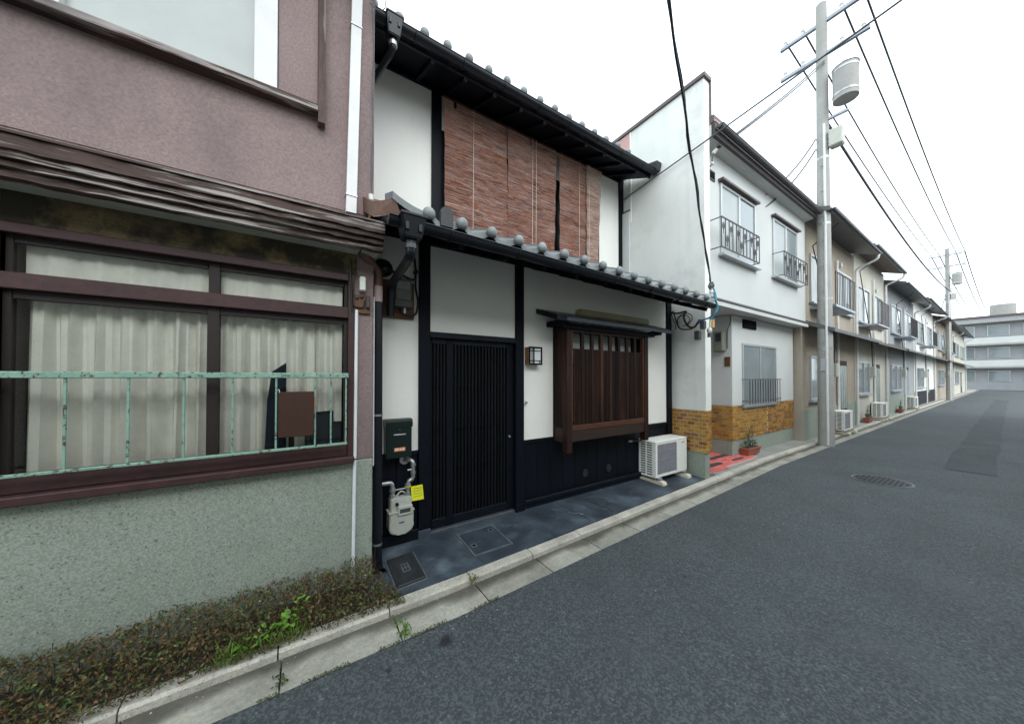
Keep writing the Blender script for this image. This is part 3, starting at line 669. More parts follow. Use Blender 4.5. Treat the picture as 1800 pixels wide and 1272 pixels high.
obj('tie', tube(nb(), [(.805 + .022 * math.cos(a), -.085 + .022 * math.sin(a), .542) for a in [k * math.pi / 6 for k in range(13)]], .006, 6), m_yellow, tg)
for i in range(4):
    z = .515 - i * .024; b_ = nb(); dx = (.54 - z) * .06
    hexa(b_, [(.845 + dx, -.1135 - dx * .9, z), (.918 + dx, -.1245 - dx * .9, z + .003), (.918 + dx, -.120, z + .003), (.845 + dx, -.111, z), (.845 + dx, -.1135 - dx * .9, z + .006), (.918 + dx, -.1245 - dx * .9, z + .009), (.918 + dx, -.12, z + .009), (.845 + dx, -.111, z + .006)])
    obj('print_line', b_, m_tagline, tg)

em = thing('electricity_meter', 'smoky electricity meter on a brown board under the lower eave', 'electricity meter', (.74, 0, 2.1))
pbox('board', m_board, em, .585, .872, -.03, 0, 2.10, 2.45, .003)
pbox('meter_case', m_clear, em, .676, .828, -.115, -.03, 2.225, 2.46, .012)
pbox('meter_face', M('meter_face', (.25, .27, .27), .4, .3, 30), em, .695, .81, -.118, -.112, 2.36, 2.43, .001)
pbox('terminal_cover', M('terminal', (.07, .075, .075), .4, .1, 9), em, .672, .832, -.125, -.03, 2.195, 2.26, .006)
pbox('breaker', m_whitepl, em, .765, .785, -.07, -.03, 2.145, 2.20, .003)
cb = thing('meter_cable', 'dark looping cable around the electricity meter by the black post', 'cable', (.88, -.03, 2.4))
obj('cable_run', tube(nb(), bend([(.80, -.10, 2.78), (.865, -.06, 2.70), (.885, -.04, 2.52), (.86, -.07, 2.46), (.70, -.10, 2.50), (.62, -.08, 2.52)], .06), .012, 8), m_cable, cb, True)
obj('cable_run', tube(nb(), bend([(.885, -.04, 2.60), (.880, -.04, 2.4), (.905, -.05, 2.28), (.885, -.06, 2.14), (.80, -.07, 2.12), (.74, -.06, 2.15), (.74, -.05, 2.2)], .06), .010, 8), m_cable, cb, True)
obj('cable_clip', tube(nb(), [(.885, -.0, 2.56), (.885, -.055, 2.56)], .02, 8), m_cable, cb, True)

# ------------------------------------------------------------------ downpipe at the corner
dp = thing('downpipe', 'black downpipe with a rusty brown elbow at the corner of the mauve house', 'downpipe', (.50, -.30, 0))
obj('pipe', tube(nb(), [(.498, -.30, 2.17), (.505, -.30, .03)], .036, 18), m_gutter, dp, True)
obj('pipe_shoe', tube(nb(), bend([(.505, -.30, .07), (.506, -.30, -.005), (.515, -.40, -.012)], .05), [.037] * 6 + [.044], 16, False), m_gutter, dp, True)
obj('pale_sleeve', tube(nb(), [(.498, -.30, 2.17), (.498, -.30, 2.30)], .037, 16), M('pinkish_pipe', (.40, .30, .29), .6, .1, 10), dp, True)
obj('elbow_pipe', tube(nb(), bend([(.325, -.39, 2.56), (.345, -.42, 2.528), (.50, -.315, 2.415), (.498, -.30, 2.29)], .04, 5), .034, 14), m_brownpipe, dp, True)
for z in (1.24, .19): obj('band', tube(nb(), [(.502, -.30, z - .008), (.502, -.30, z + .008)], .0385, 18), m_zinc, dp, True)
obj('white_wire', tube(nb(), [(.462, -.34, 2.2), (.462, -.34, .84)], .0055, 6), m_wpipe, dp, True)

# ------------------------------------------------------------------ covers in the forecourt
mc = thing('access_cover', 'square dark floor cover with worn metal rim in front of the latticed door', 'access cover', (1.466, -.346, -.017))
def onslope(bm):                                       # lay a flat shape on the forecourt's fall
    for v in bm.verts: v.co.z += pz(v.co.y)
    return bm
b_ = nb()
for q in ((1.262, 1.668, -.553, -.535), (1.262, 1.668, -.158, -.14), (1.262, 1.280, -.535, -.158), (1.650, 1.668, -.535, -.158)): box(b_, *q, -.004, .006)
obj('cover_rim', onslope(b_), m_coverrim, mc)
obj('cover_plate', onslope(box(nb(), 1.284, 1.646, -.531, -.162, -.006, .004)), m_coverpave, mc)
for x, y in ((1.33, -.40), (1.60, -.23)):
    b_ = nb(); box(b_, x - .026, x + .026, y - .026, y + .026, .0045, .0065)
    h = obj('lifting_eye', onslope(b_), m_coverrim, mc)
    b_ = nb(); box(b_, x - .014, x + .014, y - .014, y + .014, .007, .008); obj('eye_slot', onslope(b_), m_darkin, h)
vb = thing('valve_box', 'raised dark rectangular valve box lid at the foot of the downpipe', 'valve box', (.70, -.44, -.02))
def vx(u, v): return (.585 + u * (.222) + v * .0, -.636 + v * .385 + u * .018)
def vquad(bm, u0, u1, v0, v1, z0, z1):
    c = [vx(u0, v0), vx(u1, v0), vx(u1, v1), vx(u0, v1)]
    hexa(bm, [(x, y, pz(y) + z0) for x, y in c] + [(x, y, pz(y) + z1) for x, y in c]); return bm
b_ = vquad(nb(), 0, 1, 0, 1, -.06, .022); bmesh.ops.bevel(b_, geom=list(b_.edges), offset=.005, segments=1, affect='EDGES')
obj('box_lid', b_, m_cover, vb)
obj('lid_ridge', (lambda b: [vquad(b, *q, .0215, .026) for q in ((.10, .90, .06, .075), (.10, .90, .925, .94), (.10, .125, .075, .925), (.875, .90, .075, .925), (.18, .82, .13, .142), (.18, .82, .858, .87), (.18, .20, .142, .858), (.80, .82, .142, .858))] and b)(nb()), m_cover, vb)
obj('lid_emblem', (lambda b: [vquad(b, *q, .0215, .0255) for q in ((.36, .64, .36, .38), (.36, .64, .62, .64), (.36, .40, .38, .62), (.60, .64, .38, .62), (.40, .60, .49, .51), (.48, .52, .42, .58))] and b)(nb()), m_coverrim, vb)
obj('box_collar', (lambda b: [vquad(b, *q, -.06, .008) for q in ((-.06, 1.06, -.05, -.004), (-.06, 1.06, 1.004, 1.04), (-.06, -.006, -.004, 1.004), (1.006, 1.06, -.004, 1.004))] and b)(nb()), m_coverrim, vb)

# ------------------------------------------------------------------ outdoor unit
ac = thing('outdoor_unit', 'white air conditioner outdoor unit on two beige feet below the bay window', 'air conditioner', (4.72, -.15, 0))
AX0, AX1, AY0, AY1, AZ0, AZ1 = 4.312, 5.14, -.295, -.012, .072, .604
hull = nb(); box(hull, AX0 + .012, AX1, AY0 + .012, AY1, AZ0 + .01, AZ1 - .01); obj('unit_core', hull, m_darkin, ac)
pbox('top_panel', m_white, ac, AX0 - .004, AX1 + .004, AY0 - .006, AY1, AZ1 - .028, AZ1, .008)
pbox('base_pan', m_white, ac, AX0, AX1, AY0, AY1, AZ0, AZ0 + .03, .004)
FX0, FX1 = AX0 + .045, AX0 + .545                        # fan grille on the front
b_ = nb()
for q in ((AX0, FX0, AZ0 + .03, AZ1 - .028), (FX1, AX1, AZ0 + .03, AZ1 - .028), (FX0, FX1, AZ0 + .03, AZ0 + .045), (FX0, FX1, AZ1 - .05, AZ1 - .028)): box(b_, q[0], q[1], AY0, AY0 + .02, q[2], q[3])
obj('front_panel', b_, m_white, ac)
gr = pbox('fan_grille', m_fan, ac, FX0, FX1, AY0 + .006, AY0 + .014, AZ0 + .045, AZ1 - .05, 0)
for i in range(27):
    x = FX0 + .008 + i * (FX1 - FX0 - .016) / 26; piece('grille_bar', m_fan, gr, x - .004, x + .004, AY0 - .004, AY0 + .006, AZ0 + .047, AZ1 - .052, .001)
for z in (.2, .33, .46): piece('grille_ring', m_fan, gr, FX0 + .004, FX1 - .004, AY0 - .002, AY0 + .004, z - .003, z + .003, .001)
for y0, y1 in ((AY0 + .02, AY0 + .062), (-.145, -.125), (AY1 - .03, AY1)): pbox('side_frame', m_white, ac, AX0, AX0 + .02, y0, y1, AZ0 + .03, AZ1 - .028, .002)
for k in range(13):
    z = AZ0 + .05 + k * .0355
    for y0, y1 in ((AY0 + .062, -.145), (-.125, AY1 - .03)): piece('side_louvre', m_white, ac, AX0 + .001, AX0 + .017, y0, y1, z, z + .017, .002)
pbox('badge', M('grey_blue_script', (.22, .27, .3), .5, .2, 60), ac, AX1 - .15, AX1 - .07, AY0 - .0015, AY0 + .001, AZ1 - .085, AZ1 - .07, 0)
for x in (AX0 + .07, AX1 - .10):
    b_ = nb(); prism(b_, [(-.40, -.02), (-.40, .012), (-.385, .03), (-.34, .04), (-.30, .034), (-.02, .034), (-.005, .01), (-.005, -.004)], 'x', x - .05, x + .05)
    bmesh.ops.bevel(b_, geom=list(b_.edges), offset=.006, segments=2, affect='EDGES'); obj('foot', b_, m_beige, ac, True)
    pbox('foot_bracket', m_steel, ac, x - .035, x + .035, -.335, -.285, .036, .074, .004)
    obj('bolt', tube(nb(), [(x, -.325, .07), (x, -.325, .092)], .009, 8), m_zinc, ac)
pp = thing('refrigerant_pipe', 'wrapped pipe stub and valve poking out behind the outdoor unit', 'pipe', (4.2, -.05, .66))
obj('pipe_stub', tube(nb(), bend([(4.05, -.02, .60), (4.2, -.10, .60), (4.34, -.06, .60), (4.36, -.04, .52)], .04), .012, 8), m_cable, pp, True)
obj('drain_hose', tube(nb(), bend([(4.30, -.03, .61), (4.25, -.12, .615), (4.38, -.1, .63)], .03), .011, 8), m_beige, pp, True)
obj('pipe_valve', tube(nb(), [(4.05, -.03, .60), (4.10, -.05, .60)], .013, 8), m_zinc, pp, True)

# ------------------------------------------------------------------ the mauve house on the left
pk = thing('mauve_house', 'old mauve stucco house with maroon window, stained header and stone-wash base', 'house', (0, -.38, 0))
PX0, PXR = -3.2, .45
pbox('stone_base', m_granite, pk, PX0, PXR, -.38, 4, -.1, .912, .006)
for a, b, c, d in ((.31, PXR, .915, 2.34), (PX0, -1.3, .915, 2.34), (PX0, PXR, 2.52, 5.2)):
    pbox('stucco_wall', m_pink, pk, a, b, -.378, -.1, c, d, .004)
pbox('wall_joint', m_darkin, pk, PX0, PXR - .002, -.374, -.1, .905, .92, 0)
pbox('inner_room', m_darkin, pk, PX0, PXR - .01, .35, 4, .9, 5.5, 0); pbox('side_wall', m_pink, pk, PXR - .1, PXR - .002, -.1, 4, .9, 5.6, 0)
pbox('room_floor', m_darkin, pk, -1.35, .34, -.1, .36, .88, .92, 0)
# window
wn_ = pbox('window', m_maroon, pk, .271, .312, -.40, -.30, .955, 2.335, .003)
pbox('window_frame', m_maroon, wn_, -1.34, -1.3, -.40, -.30, .955, 2.335, .003)
pbox('window_head', m_maroon, wn_, -1.3, .271, -.40, -.30, 2.285, 2.335, .003)
pbox('window_transom', m_maroon, wn_, -1.3, .271, -.395, -.30, 2.0, 2.085, .004)
pbox('window_sill', m_maroon, wn_, -1.34, .312, -.45, -.28, .908, .955, .006)
pbox('lower_rail', m_maroon, wn_, -1.3, .271, -.385, -.31, .957, 1.05, .004)
m_sash_shade = M('shaded_sash_wood', (.016, .009, .0085), .6, .2, 6, .2, 50)  # shadow of the window recess put into this darker sash colour
for a, b in ((.245, .271), (-.53, -.47), (-1.3, -1.27)): pbox('sash_stile', m_sash_shade, wn_, a, b, -.36, -.32, 1.05, 2.0, .003); pbox('sash_stile', m_sash_shade, wn_, a + .004, b + .0, -.355, -.325, 2.085, 2.285, .003)
for a, b in ((-1.27, -.53), (-.47, .245)): pbox('sash_rail', m_sash_shade, wn_, a, b, -.355, -.325, 1.955, 2.0, .002); pbox('sash_rail', m_sash_shade, wn_, a, b, -.35, -.325, 2.245, 2.285, .002)
gl = bpy.data.materials.new('clear_glass'); gl.use_nodes = True
gN, gL = gl.node_tree.nodes, gl.node_tree.links
g1_, g2_, gm_ = gN.new('ShaderNodeBsdfTransparent'), gN.new('ShaderNodeBsdfGlossy'), gN.new('ShaderNodeMixShader')
g1_.inputs[0].default_value = (.94, .95, .935, 1); g2_.inputs['Roughness'].default_value = .03
fz = gN.new('ShaderNodeFresnel'); fz.inputs[0].default_value = 1.28
gL.new(fz.outputs[0], gm_.inputs[0]); gL.new(g1_.outputs[0], gm_.inputs[1]); gL.new(g2_.outputs[0], gm_.inputs[2]); gL.new(gm_.outputs[0], gN['Material Output'].inputs[0])
for a, b in ((-1.27, -.53), (-.47, .245)):
    for c, d in ((1.05, 1.955), (2.085, 2.285)): pbox('window_pane', gl, wn_, a, b, -.342, -.338, c, d, 0)
def curtain(x0, x1, z0, z1, y, fold, amp, ragged=0.):
    bm = nb(); n = int((x1 - x0) / .012); T, B = [], []
    for i in range(n + 1):
        x = x0 + (x1 - x0) * i / n; k = math.sin(x * fold) + .5 * math.sin(x * fold * 2.3 + 1) + .3 * math.sin(x * fold * .37)
        T.append(bm.verts.new((x, y + amp * .5 * k, z1))); zb = z0 + ragged * math.sin(x * 9)
        B.append(bm.verts.new((x + .004 * k, y + amp * k, zb)))
    for i in range(n): bm.faces.new((T[i], B[i], B[i + 1], T[i + 1]))
    return bm
cu = thing('curtain', 'cream pleated curtain behind the window of the mauve house', 'curtain', (-.5, -.24, 1.2))
obj('drape', curtain(-1.26, .06, .99, 1.99, -.262, 58, .034), m_curtain, cu, True)
obj('drape', curtain(.06, .185, 1.29, 1.99, -.262, 50, .03), m_curtain, cu, True)
obj('drape', curtain(.185, .24, 1.20, 1.99, -.268, 50, .018, .01), m_curtain, cu, True)
tc = thing('transom_curtain', 'plain cream curtain behind the transom pane under the stained header', 'curtain', (-.5, -.25, 2.1))
obj('drape', curtain(-1.26, .24, 2.02, 2.28, -.285, 45, .008), m_curtain, tc, True)
dk = thing('dark_cabinet', 'dark cabinet standing inside behind the curtain hem', 'cabinet', (.1, -.2, 1.0))
pbox('cabinet_body', m_navy, dk, -.12, .24, -.245, -.12, .92, 1.275, .004); pbox('cabinet_door', M('dark_olive', (.03, .034, .018), .8, .2, 8), dk, -.165, .035, -.262, -.247, .93, 1.14, .003)
nv = thing('folded_parasol', 'dark navy pointed cloth leaning inside the mauve house window', 'cloth', (-.25, -.29, 1.0))
obj('cloth', prism(nb(), [(-.24, .98), (-.115, .98), (-.117, 1.3), (-.118, 1.655), (-.15, 1.63), (-.20, 1.59), (-.225, 1.4)], 'y', -.30, -.285), m_navy, nv)
# rusty mint rail
rl = thing('window_railing', 'rusty mint green window railing with a brown board tied to it', 'railing', (-.4, -.46, 1.06))
pbox('top_rail', m_mint, rl, -1.32, .268, -.475, -.445, 1.545, 1.58, .004)
pbox('bottom_rail', m_mint, rl, -1.32, .262, -.47, -.45, 1.055, 1.072, .003)
for x in (-.165, .058, .155, .252) + tuple(-.165 - .222 * k for k in range(1, 6)):
    pbox('railing_bar', m_mint, rl, x - .0056, x + .0056, -.466, -.454, 1.072, 1.545, .002)
pbox('railing_stay', m_iron, rl, .235, .262, -.47, -.39, 1.555, 1.57, .002)
bd = thing('brown_board', 'rusty brown square board hung on the mint window railing', 'board', (-.05, -.48, 1.14))
obj('board_sheet', box(nb(), -.152, .05, -.484, -.472, 1.146, 1.452, .003), m_rustboard, bd)
pbox('red_edge', M('red_paint', (.5, .02, .015), .5, .1, 20), bd, .0505, .0535, -.483, -.473, 1.32, 1.41, 0)
obj('wire_tie', tube(nb(), [(-.145, -.486, 1.447), (-.15, -.47, 1.47), (-.165, -.46, 1.452)], .003, 5), m_zinc, bd)
# header, soffit, cornice
pbox('header_panel', m_oldplaster, pk, -1.3, .33, -.386, -.2, 2.337, 2.535, .003)
pbox('header_panel', m_pink, pk, .33, PXR, -.38, -.2, 2.337, 2.535, .003)
sf = nb(); hexa(sf, [(PX0, -.378, 2.50), (.47, -.378, 2.50), (.47, -.60, 2.515), (PX0, -.60, 2.515), (PX0, -.378, 2.56), (.47, -.378, 2.56), (.47, -.60, 2.56), (PX0, -.60, 2.56)])
obj('cornice_soffit', sf, m_soffit, pk)
for k, (y, z0, z1) in enumerate(((-.62, 2.478, 2.515), (-.645, 2.518, 2.548), (-.665, 2.552, 2.585), (-.68, 2.588, 2.655))):
    cb_ = nb(); prev = None; n_ = 60; r_c = random.Random(k)
    for i in range(n_ + 1):
        xx = PX0 + (.478 - PX0) * i / n_; a_, b_, c_ = (r_c.uniform(-.004, .004) for _ in range(3))
        ring = [cb_.verts.new(p) for p in ((xx, y + a_, z0 + b_), (xx, -.56, z0 + b_), (xx, -.56, z1 + c_), (xx, y + a_ + r_c.uniform(0, .004), z1 + c_))]
        if prev:
            for q in range(4): cb_.faces.new((prev[q], ring[q], ring[(q + 1) % 4], prev[(q + 1) % 4]))
        else: cb_.faces.new(ring)
        prev = ring
    cb_.faces.new(prev[::-1]); obj('cornice_board', cb_, m_oldwood, pk)
cr = nb(); hexa(cr, [(PX0, -.69, 2.656), (.482, -.69, 2.656), (.482, -.378, 2.80), (PX0, -.378, 2.80), (PX0, -.69, 2.668), (.482, -.69, 2.668), (.482, -.378, 2.812), (PX0, -.378, 2.812)])
obj('cornice_roof', cr, m_oldwood, pk)
ev = nb(); hexa(ev, [(PX0, -1.12, 5.02), (PXR, -1.12, 5.02), (PXR, 3, 6.3), (PX0, 3, 6.3), (PX0, -1.12, 5.12), (PXR, -1.12, 5.12), (PXR, 3, 6.4), (PX0, 3, 6.4)]); obj('roof_eave', ev, m_oldwood, pk)
# upper floor: boxed-out panel with wood trims, pale duct
pbox('boxed_panel', m_pink, pk, -.172, .062, -.43, -.37, 3.50, 5.2, .003)
m_oldwoodv = M('weathered_upright_wood', (.075, .046, .040), .75, .3, 5, .35, 60, bump=.5, bs=60, stretch=(1, 1, .12), stain=[((.26, .23, .21), 14, .55, .62, .6, (2, 2, .12)), ((.02, .016, .015), 4, .52, .66, .6, (1, 1, .2))])
pbox('panel_trim', m_oldwoodv, pk, .062, .108, -.452, -.37, 3.385, 5.2, .003)
pbox('panel_sill', m_oldwood, pk, -2.0, .062, -.47, -.37, 3.452, 3.498, .004)
upw = pbox('upper_window', m_pale, pk, -.30, -.176, -.45, -.37, 3.50, 5.2, .003)
pbox('window_pane', m_winshade, upw, -1.1, -.30, -.40, -.39, 3.50, 5.2, 0); pbox('window_frame', m_pale, upw, -1.2, -1.1, -.45, -.37, 3.50, 5.2, .003)
pbox('stucco_lip', m_pink, pk, PX0, PXR - .02, -.384, -.37, 2.82, 2.9, .003)
du = thing('flat_duct', 'pale flat duct strapped to the upper mauve wall', 'duct', (.29, -.40, 2.82))
b_ = nb(); hexa(b_, [(.247, -.43, 2.80), (.318, -.43, 2.80), (.318, -.379, 2.80), (.247, -.379, 2.80), (.305, -.43, 5.6), (.376, -.43, 5.6), (.376, -.379, 5.6), (.305, -.379, 5.6)])
obj('duct_body', b_, m_pale, du)
for z in (2.93, 4.25):
    x = .247 + (z - 2.8) / 2.8 * .058; pbox('strap', m_zinc, du, x - .006, x + .077, -.436, -.379, z - .006, z + .006, .002)
cw = thing('white_conduit', 'thin white conduit running down the mauve wall into the shrub', 'conduit', (.32, -.39, 0))
obj('conduit_upper', tube(nb(), [(.328, -.392, 2.07), (.322, -.392, .93)], .0125, 10), m_wpipe, cw, True)
obj('conduit_lower', tube(nb(), [(.321, -.392, .915), (.312, -.394, -.02)], .0125, 10), m_wpipe, cw, True)
ob = thing('switch_board', 'old wooden switch board with a white tube and knobs on the mauve wall', 'switch board', (.365, -.39, 2.05))
pbox('back_board', m_board, ob, .308, .425, -.40, -.378, 2.045, 2.19, .003)
pbox('fuse_tube', m_whitepl, ob, .345, .388, -.44, -.38, 2.215, 2.325, .008)
pbox('fuse_block', m_iron, ob, .392, .42, -.425, -.40, 2.09, 2.185, .004)
for x, z in ((.33, 2.165), (.362, 2.175)): obj('knob', ball(nb(), (x, -.405, z), .013, (1, .9, 1.2), 12, 8), m_iron, ob, True)
obj('cable_loop', tube(nb(), bend([(.325, -.40, 2.36), (.305, -.41, 2.28), (.305, -.41, 2.09), (.375, -.41, 2.085), (.385, -.41, 2.15)], .02), .005, 6), m_cable, ob, True)
obj('cable_loop', tube(nb(), bend([(.285, -.42, 2.44), (.28, -.415, 2.34), (.29, -.41, 2.2), (.297, -.405, 2.05)], .03), .007, 6), m_cable, ob, True)
sw = thing('service_wire', 'twisted pale service wire hanging down the corner of the mauve wall to its cornice', 'wire', (.43, -.40, 2.8))
for dx, ph in ((0, 0), (.006, 2)):
    obj('wire_strand', tube(nb(), [(.437 - .012 * (1 - t) + dx + .005 * math.sin(t * 26 + ph), -.42, 2.72 + t * 2.6) for t in [k / 40 for k in range(41)]], .0042, 6), m_wire, sw, True)
obj('insulator', ball(tube(nb(), [(.420, -.44, 2.86), (.420, -.44, 2.97)], [.014, .02], 10), (.42, -.44, 2.90), .022, (1, 1, 1.5)), m_insul, sw, True)
obj('hook', tube(nb(), bend([(.425, -.44, 2.85), (.42, -.45, 2.78), (.40, -.52, 2.74), (.36, -.6, 2.55), (.33, -.5, 2.47)], .03), .006, 6), m_cable, sw, True)
obj('clip', tube(nb(), [(.415, -.44, 2.78), (.42, -.44, 2.82)], .014, 8), m_orange, sw, True)
obj('wire_strand', tube(nb(), [(.455 + .07 * math.sin(a), -.42, 4.56 + .07 * math.cos(a) * 1.2) for a in [k * math.pi / 8 - .4 for k in range(12)]], .004, 6), m_wire, sw, True)

# ------------------------------------------------------------------ the white house on the right
wh = thing('white_house', 'white stucco house with ochre tiled base, red porch and iron window balcony', 'house', (7.5, -.1, 0))
WX = 5.222
b_ = nb(); prism(b_, [(-.552, 1.028), (6.5, 1.028), (6.5, 6.25), (-.552, 6.25)], 'x', WX, 5.392); obj('party_wall', b_, m_whitewall, wh)
cap = nb(); box(cap, WX - .035, 5.41, -.585, 6.5, 6.25, 6.315, .004); obj('wall_coping', cap, m_coping, wh)
pbox('coping_return', m_coping, wh, 5.393, 5.43, -.575, -.50, 5.55, 6.25, .004)
pbox('pink_side_panel', m_pinkpanel, wh, WX - .012, WX - .001, .80, 6.4, 5.4, 6.235, 0); pbox('panel_edge', m_white, wh, WX - .018, WX - .001, .775, .80, 4.5, 6.24, .002)
wb_ = pbox('side_box', m_whitewall2, wh, WX - .05, WX - .001, .80, .955, 3.2, 4.72, .004); pbox('box_cap', m_coping, wb_, WX - .06, WX - .001, .79, .96, 4.722, 4.745, .002)
def bricks(face, c, a0, a1, z0, z1, flip):
    """glazed tiles on a wall: face 'x' lies in plane x=c running along y; 'y' in plane y=c running along x"""
    ph, pw = .0596, .1185; rows_ = round((z1 - z0) / ph); ph = (z1 - z0) / rows_
    for r in range(rows_):
        off = -pw / 2 if r % 2 else 0.; a = a0 + off
        while a < a1 - .012:
            s, e = max(a, a0) + .0062, min(a + pw, a1) - .0062
            if e - s > .014:
                m = m_brick if random.random() < .62 else m_brickmid
                if face == 'x': piece('brick', m, wh, c - .011, c + .004, s, e, z0 + r * ph + .0058, z0 + (r + 1) * ph - .0058, .002)
                else: piece('brick', m, wh, s, e, c - .011, c + .004, z0 + r * ph + .0058, z0 + (r + 1) * ph - .0058, .002)
            a += pw
pbox('mortar_bed', m_mortar, wh, WX + .012, 5.378, -.545, .3, .366, 1.026, 0)
bricks('x', WX + .012, -.553, .02, .368, 1.026, 0); bricks('y', -.547, WX + .004, 5.388, .368, 1.026, 0)
pbox('wing_plinth', m_granite, wh, WX + .018, 5.372, -.535, .3, -.1, .364, .006)
# recessed ground floor: door jamb, pier, window
PY, PXL = -.15, 7.05
pbox('doorway_back', m_whitewall2, wh, 5.39, 7.2, .42, .6, -.1, 2.9, 0)
dr = pbox('house_door', M('dark_bronze_door', (.03, .03, .032), .4, .15, 6), wh, 5.6, 6.6, .36, .42, .02, 2.15, .004)
for i in range(4): pbox('door_panel', m_winshade, dr, 5.68 + i * .225, 5.85 + i * .225, .352, .362, .25, 2.0, .002)
pbox('door_jamb', m_iron, wh, 5.393, 5.44, -.30, -.2, -.02, 2.12, .003)
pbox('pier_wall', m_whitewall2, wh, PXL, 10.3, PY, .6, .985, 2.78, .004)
pbox('mortar_bed', m_mortar, wh, PXL + .008, 10.3, PY + .008, .6, .30, .983, 0)
bricks('x', PXL + .006, PY + .002, .36, .302, .983, 0); bricks('y', PY + .006, PXL, 8.7, .302, .983, 0)
bf = [nb(), nb()]; rb_ = random.Random(8)
for r in range(11):
    a = 8.70 + (.059 if r % 2 else 0)
    while a < 10.28:
        e = min(a + .1185, 10.3); ph_ = .681 / 11
        if e - a > .03: box(bf[rb_.random() < .4], a + .006, e - .006, PY - .005, PY + .01, .302 + r * ph_ + .0058, .302 + (r + 1) * ph_ - .0058)
        a += .1185
for q, mm in zip(bf, (m_brick, m_brickmid)): obj('brick_field', q, mm, wh, kind='stuff')
pbox('pier_plinth', m_granite, wh, PXL + .012, 10.3, PY + .012, .6, -.1, .298, .004)
lw_ = pbox('ground_window', m_alu, wh, 7.47, 7.52, PY - .02, PY + .05, .99, 2.25, .003)
for a, b, c, d in ((9.15, 9.2, .99, 2.25), (7.52, 9.15, 2.2, 2.25), (7.52, 9.15, .95, .995), (8.3, 8.36, .995, 2.2)): pbox('window_frame', m_alu, lw_, a, b, PY - .02, PY + .05, c, d, .003)
pbox('window_sill', m_steel, lw_, 7.44, 9.23, PY - .05, PY, .925, .955, .003)
for a, b in ((7.52, 8.3), (8.36, 9.15)): pbox('window_pane', m_winglass, lw_, a, b, PY - .006, PY - .001, .995, 2.2, 0)
gg = pbox('window_grille', m_iron, wh, 7.46, 9.2, PY - .105, PY - .095, 1.50, 1.515, .002)
pbox('grille_rail', m_iron, gg, 7.46, 9.2, PY - .105, PY - .095, 1.06, 1.075, .002)
for i in range(13): piece('grille_bar', m_iron, gg, 7.56 + i * .13, 7.572 + i * .13, PY - .106, PY - .094, 1.0, 1.515, .002)
for z in (1.50, 1.06): pbox('grille_stay', m_iron, gg, 7.46, 7.47, PY - .1, PY, z, z + .012, .001); pbox('grille_stay', m_iron, gg, 9.19, 9.2, PY - .1, PY, z, z + .012, .001)
pbox('wall_vent', m_darkin, wh, 7.50, 8.1, PY - .03, PY - .001, 2.56, 2.74, .003)
pbox('wall_meter', M('olive_grey_box', (.16, .17, .13), .5, .12, 9), wh, 6.88, 7.048, -.06, .12, 2.06, 2.46, .02, label='grey green electricity meter box beside the porch'); pbox('meter_window', m_glassdark, wh, 6.872, 6.882, -.03, .07, 2.26, 2.42, .003)
obj('meter_cable', tube(nb(), bend([(7.04, -.13, 2.77), (7.04, -.13, 2.62), (7.04, -.07, 2.5), (7.04, -.07, 2.12)], .08), .008, 6), m_iron, wh, True)
pbox('name_plate', m_board, wh, 7.03, 7.049, -.12, -.02, 1.765, 1.955, .003)
# upper floor
UY = -.40
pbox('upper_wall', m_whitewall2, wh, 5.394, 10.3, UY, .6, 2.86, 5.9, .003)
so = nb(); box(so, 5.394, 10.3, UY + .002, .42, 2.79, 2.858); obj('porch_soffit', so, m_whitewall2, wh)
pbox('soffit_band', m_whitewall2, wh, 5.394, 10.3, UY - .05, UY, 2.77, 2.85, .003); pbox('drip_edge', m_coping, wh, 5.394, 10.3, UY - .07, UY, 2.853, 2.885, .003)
rf = nb(); hexa(rf, [(5.394, -.62, 5.58), (10.3, -.62, 5.58), (10.3, 3, 6.1), (5.394, 3, 6.1), (5.394, -.62, 5.70), (10.3, -.62, 5.70), (10.3, 3, 6.2), (5.394, 3, 6.2)])
obj('roof', rf, m_coping, wh); pbox('roof_edge', m_pinkpanel, wh, 5.394, 10.3, -.640, -.60, 5.585, 5.612, .003); pbox('eave_board', M('dark_brown_eave', (.035, .027, .026), .55, .2, 5), wh, 5.394, 10.3, -.634, -.585, 5.36, 5.58, .004)
obj('roof_gutter', half_gutter(5.41, 10.3, -.695, 5.50, 5.48, .05), m_iron, wh, True)
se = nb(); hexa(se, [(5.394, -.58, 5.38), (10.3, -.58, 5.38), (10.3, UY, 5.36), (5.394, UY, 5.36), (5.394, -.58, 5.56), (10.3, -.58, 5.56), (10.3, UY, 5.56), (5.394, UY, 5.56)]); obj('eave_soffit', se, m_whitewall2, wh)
vh = pbox('wall_hatch', m_iron, wh, 5.66, 5.87, UY - .015, UY + .01, 4.88, 5.05, .004); pbox('hatch_hole', m_darkin, vh, 5.69, 5.84, UY - .018, UY - .014, 4.91, 5.02, 0)
